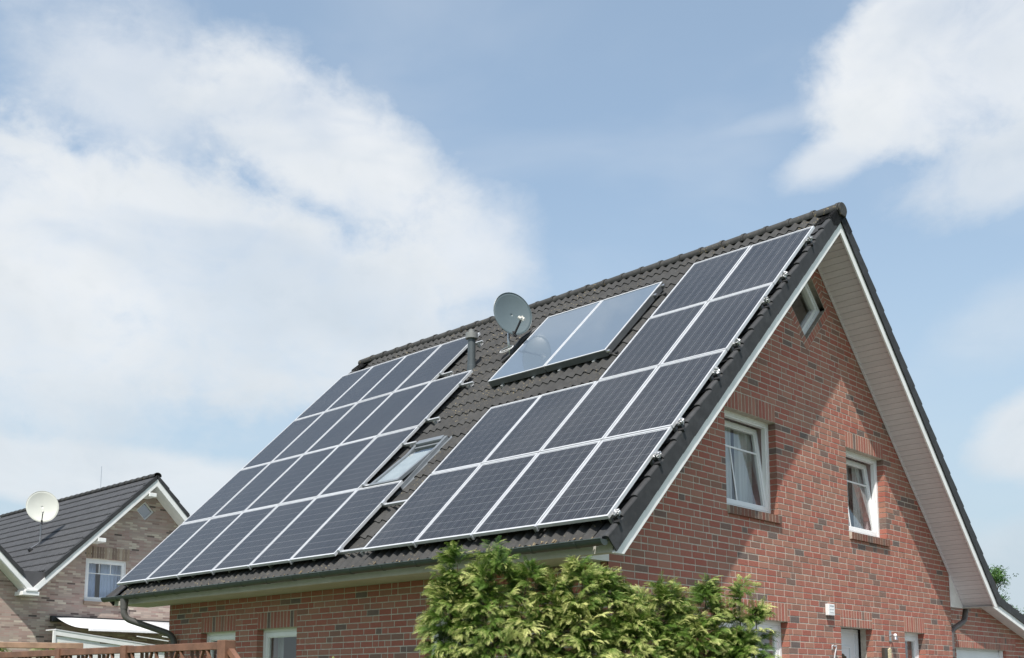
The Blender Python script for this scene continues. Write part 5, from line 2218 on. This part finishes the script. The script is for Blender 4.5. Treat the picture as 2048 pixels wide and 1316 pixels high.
#FOLIAGE#
# ------------------------------------------------------------------ foliage
def spray_template(seed, droop=1.0):
    """flat fern-like thuja spray ~1 unit long along +X, lying in XY, tips drooping in -Z; returns verts (tri soup), tone per vert"""
    rr = random.Random(seed)
    tris, tone = [], []

    def leaf(p, d, l, w_, t0, t1, one=False):
        # slim diamond strip along d
        sx, sy = -d[1], d[0]
        a = p
        m = (p[0] + d[0] * l * (0.12 if one else 0.5), p[1] + d[1] * l * (0.12 if one else 0.5))
        e = (p[0] + d[0] * l, p[1] + d[1] * l)
        z = lambda q: -droop * 0.55 * max(0, (q[0] ** 2 + q[1] ** 2)) ** 1.15 + 0.05 * sin(q[1] * 9 + seed)
        A = (*a, z(a))
        M1 = (m[0] + sx * w_, m[1] + sy * w_, z(m) + 0.006)
        M2 = (m[0] - sx * w_, m[1] - sy * w_, z(m) - 0.006)
        E = (*e, z(e) - 0.01)
        if one:
            tris.extend([M2, M1, E])
            tone.extend([(t0 + t1) / 2, (t0 + t1) / 2, t1])
        else:
            tris.extend([A, M2, M1, M1, M2, E])
            tone.extend([t0, (t0 + t1) / 2, (t0 + t1) / 2, (t0 + t1) / 2, (t0 + t1) / 2, t1])
    # main axis
    leaf((0, 0), (1, 0), 0.55, 0.018, 0.15, 0.5)
    leaf((0.45, 0), (1, 0), 0.50, 0.016, 0.5, 1.0)
    n = 7
    for i in range(n):
        x = 0.06 + 0.84 * i / (n - 1)
        for sg in (-1, 1):
            a = sg * radians(rr.uniform(24, 40))
            l = (0.46 - 0.34 * (i / n) ** 1.3) * rr.uniform(0.75, 1.1)
            d = (cos(a), sin(a))
            leaf((x, 0), d, l, 0.015, 0.05 + x * 0.35, 0.66 + 0.34 * x)
            if l > 0.18:
                for q in (0.40, 0.68):
                    for s2 in (-1, 1):
                        b = a + s2 * radians(34)
                        leaf((x + d[0] * l * q, d[1] * l * q), (cos(b), sin(b)), l * 0.40, 0.015, 0.15 + x * 0.4, 0.80 + 0.2 * x, True)
    return np.array(tris, dtype=np.float32), np.array(tone, dtype=np.float32)


SPRAYS = [spray_template(k, d) for k, d in ((1, 0.7), (2, 1.1), (3, 1.5), (4, 0.9))]


def foliage_mesh(name, P, D, U, S, T, mat, parent, templates=SPRAYS, kind='stuff'):
    """P positions, D directions (spray axis), U normals, S sizes, T tone shift"""
    allv, allt = [], []
    n = len(P)
    tid = rng.integers(0, len(templates), n)
    D = D / np.linalg.norm(D, axis=1, keepdims=True)
    R_ = np.cross(U, D)
    R_ /= np.linalg.norm(R_, axis=1, keepdims=True) + 1e-9
    N_ = np.cross(D, R_)
    for k, (tv, tt) in enumerate(templates):
        m = tid == k
        if not m.any():
            continue
        v = (tv[None, :, 0:1] * D[m][:, None, :] + tv[None, :, 1:2] * R_[m][:, None, :] + tv[None, :, 2:3] * N_[m][:, None, :]) * S[m][:, None, None] + P[m][:, None, :]
        allv.append(v.reshape(-1, 3))
        allt.append(np.clip(tt[None, :] + T[m][:, None], 0, 1).reshape(-1))
    v = np.concatenate(allv).astype(np.float32)
    t = np.concatenate(allt).astype(np.float32)
    base = np.array(BASE[root_of(parent).name], dtype=np.float32) if parent else 0
    v = v - base
    nt_ = len(v) // 3
    me = bpy.data.meshes.new(name)
    me.vertices.add(len(v))
    me.vertices.foreach_set('co', v.ravel())
    me.loops.add(len(v))
    me.loops.foreach_set('vertex_index', np.arange(len(v), dtype=np.int32))
    me.polygons.add(nt_)
    me.polygons.foreach_set('loop_start', np.arange(0, len(v), 3, dtype=np.int32))
    me.polygons.foreach_set('loop_total', np.full(nt_, 3, dtype=np.int32))
    at = me.attributes.new('tone', 'FLOAT', 'POINT')
    at.data.foreach_set('value', t)
    me.update()
    me.materials.append(mat)
    o = bpy.data.objects.new(name, me)
    COL.objects.link(o)
    o.parent = parent
    if kind:
        o['kind'] = kind
    return o, nt_


TRI = 0


def thuja(label, base, plumes, count, size=0.091, group='thuja shrubs of the hedge'):
    """plumes: list of (dx, dy, z_top, radius, z_low)"""
    global TRI
    t = thing('thuja_shrub', label, 'shrub', base, group=group)
    P, D, U, S, T_ = [], [], [], [], []
    bx, by, bz = base
    tot = sum(pl_[3] * (pl_[2] - pl_[4]) for pl_ in plumes)
    for (dx_, dy_, zt, rad, zl) in plumes:
        per = 13                                   # sprays on one side branch
        n = max(3, int(count * rad * (zt - zl) / tot / per))
        zm_ = max(zl, 1.5)
        z = np.where(rng.random(n) < 0.93, zm_ + (zt - zm_) * rng.random(n) ** 0.9, zl + (zm_ - zl) * rng.random(n))
        h = (z - zl) / (zt - zl)
        prof = np.sqrt(np.clip(1 - h ** 2.6, 0.0, 1)) * rad
        ang = rng.random(n) * 2 * np.pi
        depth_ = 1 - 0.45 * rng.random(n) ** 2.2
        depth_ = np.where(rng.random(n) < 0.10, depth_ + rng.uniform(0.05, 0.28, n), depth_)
        r_ = prof * depth_
        ox, oy = np.cos(ang), np.sin(ang)
        cen = np.stack([bx + dx_ + ox * r_, by + dy_ + oy * r_, z - 0.02], 1)
        # each side branch fans out from its own point, in its own plane, arching over at the end
        up_ = 0.25 + 1.4 * h ** 4 + rng.normal(0, .25, n)
        bd = np.stack([ox + rng.normal(0, .35, n), oy + rng.normal(0, .35, n), up_], 1)
        bd /= np.linalg.norm(bd, axis=1, keepdims=True)
        bu = np.stack([rng.normal(0, .45, n) + ox * .2, rng.normal(0, .45, n) + oy * .2, np.ones(n)], 1)
        bs = np.cross(bu, bd)
        bs /= np.linalg.norm(bs, axis=1, keepdims=True)
        bu = np.cross(bd, bs)
        ln = 0.13 * rng.uniform(0.7, 1.4, n)
        q = rng.random((n, per))
        sd = rng.normal(0, 1, (n, per)) * 0.42
        arch = -0.35 * q ** 2
        p = cen[:, None, :] + bd[:, None, :] * (q * ln[:, None])[..., None] + bs[:, None, :] * (sd * q * ln[:, None] * .55)[..., None] + np.array([0, 0, 1.0]) * (arch * ln[:, None])[..., None]
        p -= bd[:, None, :] * 0.06
        d = bd[:, None, :] + bs[:, None, :] * (sd * 1.3)[..., None] + rng.normal(0, .16, (n, per, 3)) - np.array([0, 0, 1.0]) * (0.55 * q)[..., None]
        u = np.broadcast_to(bu[:, None, :], (n, per, 3)) + rng.normal(0, .28, (n, per, 3))
        P.append(p.reshape(-1, 3))
        D.append(d.reshape(-1, 3))
        U.append(u.reshape(-1, 3).copy())
        S.append((size * rng.uniform(0.55, 1.2, (n, per)) * (1.05 - 0.35 * q)).reshape(-1))
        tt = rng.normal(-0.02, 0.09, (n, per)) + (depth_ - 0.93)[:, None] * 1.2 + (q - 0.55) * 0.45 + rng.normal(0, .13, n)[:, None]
        T_.append(tt.reshape(-1))
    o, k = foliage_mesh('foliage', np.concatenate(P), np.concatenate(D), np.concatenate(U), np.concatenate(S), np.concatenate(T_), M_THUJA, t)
    TRI += k
    mb = MB()
    zt = max(p[2] for p in plumes)
    mb.tube([(bx, by, 0), (bx + .02, by, 1.0), (bx, by + .02, zt - 0.5)], [0.06, 0.035, 0.004], 8)
    obj('trunk', mb, M_BARK, t)
    mb = MB()
    for (dx_, dy_, z_, rad, zl) in plumes:
        mb.tube([(bx, by, max(0.4, zl)), (bx + dx_ * .7, by + dy_ * .7, (zl + z_) / 2), (bx + dx_, by + dy_, z_ - 0.12)], [0.014, 0.009, 0.003], 5)
    obj('branch', mb, M_BARK, t)
    return t


def at(x, y, depth):
    """ground position seen at a pixel column, a given distance along the view"""
    F = Vector((-sin(YAW) * cos(PITCH), cos(YAW) * cos(PITCH), sin(PITCH)))
    R = Vector((cos(YAW), sin(YAW), 0))
    U = R.cross(F)
    return Vector(CAM_POS) + (F + R * (x - 1024) / 2177 - U * (y - 1082.8) / 2177) * depth


HEDGE = [
    # label, base, plumes, sprays
    ('tallest golden green thuja shrub, at the left end of the hedge', (1.24, -3.02, 0), [(0.08, 0.05, 2.54, 0.25, 0.9), (-0.15, -0.13, 2.52, 0.20, 0.9), (0.25, 0.20, 2.42, 0.20, 0.9), (0.0, 0.0, 2.26, 0.34, 0.7), (-0.20, -0.17, 2.28, 0.18, 0.9)], 9800),
    ('thuja shrub with a blunt top just right of the tallest one', (1.74, -2.54, 0), [(0.02, 0.02, 2.45, 0.20, 0.9), (-0.16, -0.12, 2.30, 0.2, 0.9), (0.14, 0.12, 2.36, 0.18, 0.9), (0.0, 0.0, 2.12, 0.34, 0.7)], 7200),
    ('thuja shrub in the middle of the hedge below the eave corner', (2.04, -2.24, 0), [(-0.02, -0.02, 2.22, 0.20, 0.9), (0.13, 0.12, 2.27, 0.15, 0.9), (0, 0, 2.05, 0.34, 0.7)], 5200),
    ('thuja shrub with two tips in front of the gable wall', (2.34, -1.95, 0), [(-0.10, -0.10, 2.21, 0.14, 0.9), (0.07, 0.06, 2.29, 0.13, 0.9), (0, 0, 2.02, 0.29, 0.7)], 4900),
    ('slim pointed thuja shrub at the right end of the hedge', (2.59, -1.72, 0), [(0.00, 0.0, 2.25, 0.08, 1.2), (0.09, 0.08, 2.10, 0.11, 1.2), (-0.03, -0.03, 1.90, 0.19, 0.7)], 3500),
]
for lab, b, pl_, cnt in HEDGE:
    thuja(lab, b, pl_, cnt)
for k, (lab, b, pl_) in enumerate((('low golden thuja bush behind the left fence below the beam', (-7.45, -3.1, 0), [(0, 0, 2.05, 0.32, 0.6), (-0.3, -0.3, 2.0, 0.3, 0.6)]),
                                   ('small thuja with one raised golden tip beyond the beam', (-7.18, -2.55, 0), [(0, 0, 2.22, 0.13, 0.8), (0.1, 0.12, 1.9, 0.28, 0.6)]),
                                   ('golden thuja bush seen through the slats of the fence', (-4.9, -1.9, 0), [(0, 0, 1.86, 0.35, 0.5), (0.4, 0.35, 1.84, 0.3, 0.5)]),
                                   ('thuja bush behind the fence in front of the downpipe', (-4.15, -1.05, 0), [(0, 0, 1.84, 0.34, 0.5), (0.35, 0.4, 1.80, 0.3, 0.5)]))):
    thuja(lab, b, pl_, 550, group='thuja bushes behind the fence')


def leaf_template(seed):
    rr = random.Random(seed)
    tris, tone = [], []
    for i in range(9):
        a = rr.uniform(0, 2 * pi)
        x, y, z = rr.uniform(0, 1), rr.uniform(-.5, .5), rr.uniform(-.4, .4)
        l, w_ = 0.34, 0.12
        d = Vector((cos(a), sin(a), rr.uniform(-.6, .4))).normalized()
        s = d.cross(Vector((rr.uniform(-1, 1), rr.uniform(-1, 1), 1))).normalized()
        p = Vector((x, y, z))
        tris += [tuple(p), tuple(p + d * l * .5 - s * w_), tuple(p + d * l * .5 + s * w_), tuple(p + d * l * .5 + s * w_), tuple(p + d * l * .5 - s * w_), tuple(p + d * l)]
        tone += [rr.uniform(0.2, 0.9)] * 6
    return np.array(tris, dtype=np.float32), np.array(tone, dtype=np.float32)


tb = (-7.72, 32.42, 0)
tree = thing('broadleaf_tree', 'small leafy tree top showing behind the garage roof', 'tree', tb)
n = 520
cl = rng.normal(0, 1, (14, 3)) * np.array([0.17, 0.17, 0.26]) + np.array([tb[0] - 0.12, tb[1], 5.35])
low = rng.normal(0, 1, (46, 3)) * np.array([0.50, 0.50, 0.50]) + np.array([tb[0] - 0.2, tb[1], 3.6])
low[:, 2] = np.minimum(low[:, 2], 4.45)
cl = np.concatenate([cl, low])
n = 2300
idx = np.concatenate([rng.integers(0, 14, 520), rng.integers(14, 60, n - 520)])
P = cl[idx] + rng.normal(0, 0.11, (n, 3))
D = rng.normal(0, 1, (n, 3)) + np.array([0, 0, .4])
U = rng.normal(0, 1, (n, 3)) + np.array([0, 0, 1])
foliage_mesh('crown', P, D, U, np.full(n, 0.16), rng.normal(0, .15, n), M_LEAF, tree, [leaf_template(k) for k in range(3)], kind=None)
mb = MB()
mb.tube([(tb[0], tb[1], 0), (tb[0], tb[1], 3.5), (tb[0], tb[1], 5.6)], [0.16, 0.09, 0.015], 8)
for k in range(8):
    mb.tube([(tb[0], tb[1], 4.3 + k * 0.13), tuple(cl[k])], [0.025, 0.006], 5)
obj('trunk', mb, M_BARK, tree)

# ------------------------------------------------------------------ ground
mb = MB()
mb.add([(-900, -900, 0), (900, -900, 0), (900, 900, 0), (-900, 900, 0)], [(0, 1, 2, 3)])
obj('lawn', mb, M_LAWN, kind='structure')
mb = MB()
mb.add([(XW + 0.02, 1.5, 0.004), (9, 1.5, 0.004), (9, 16, 0.004), (XW + 0.02, 16, 0.004)], [(0, 1, 2, 3)])
obj('driveway', mb, M_PAVE, kind='structure')

print('foliage tris', TRI, 'objects', len(bpy.data.objects))
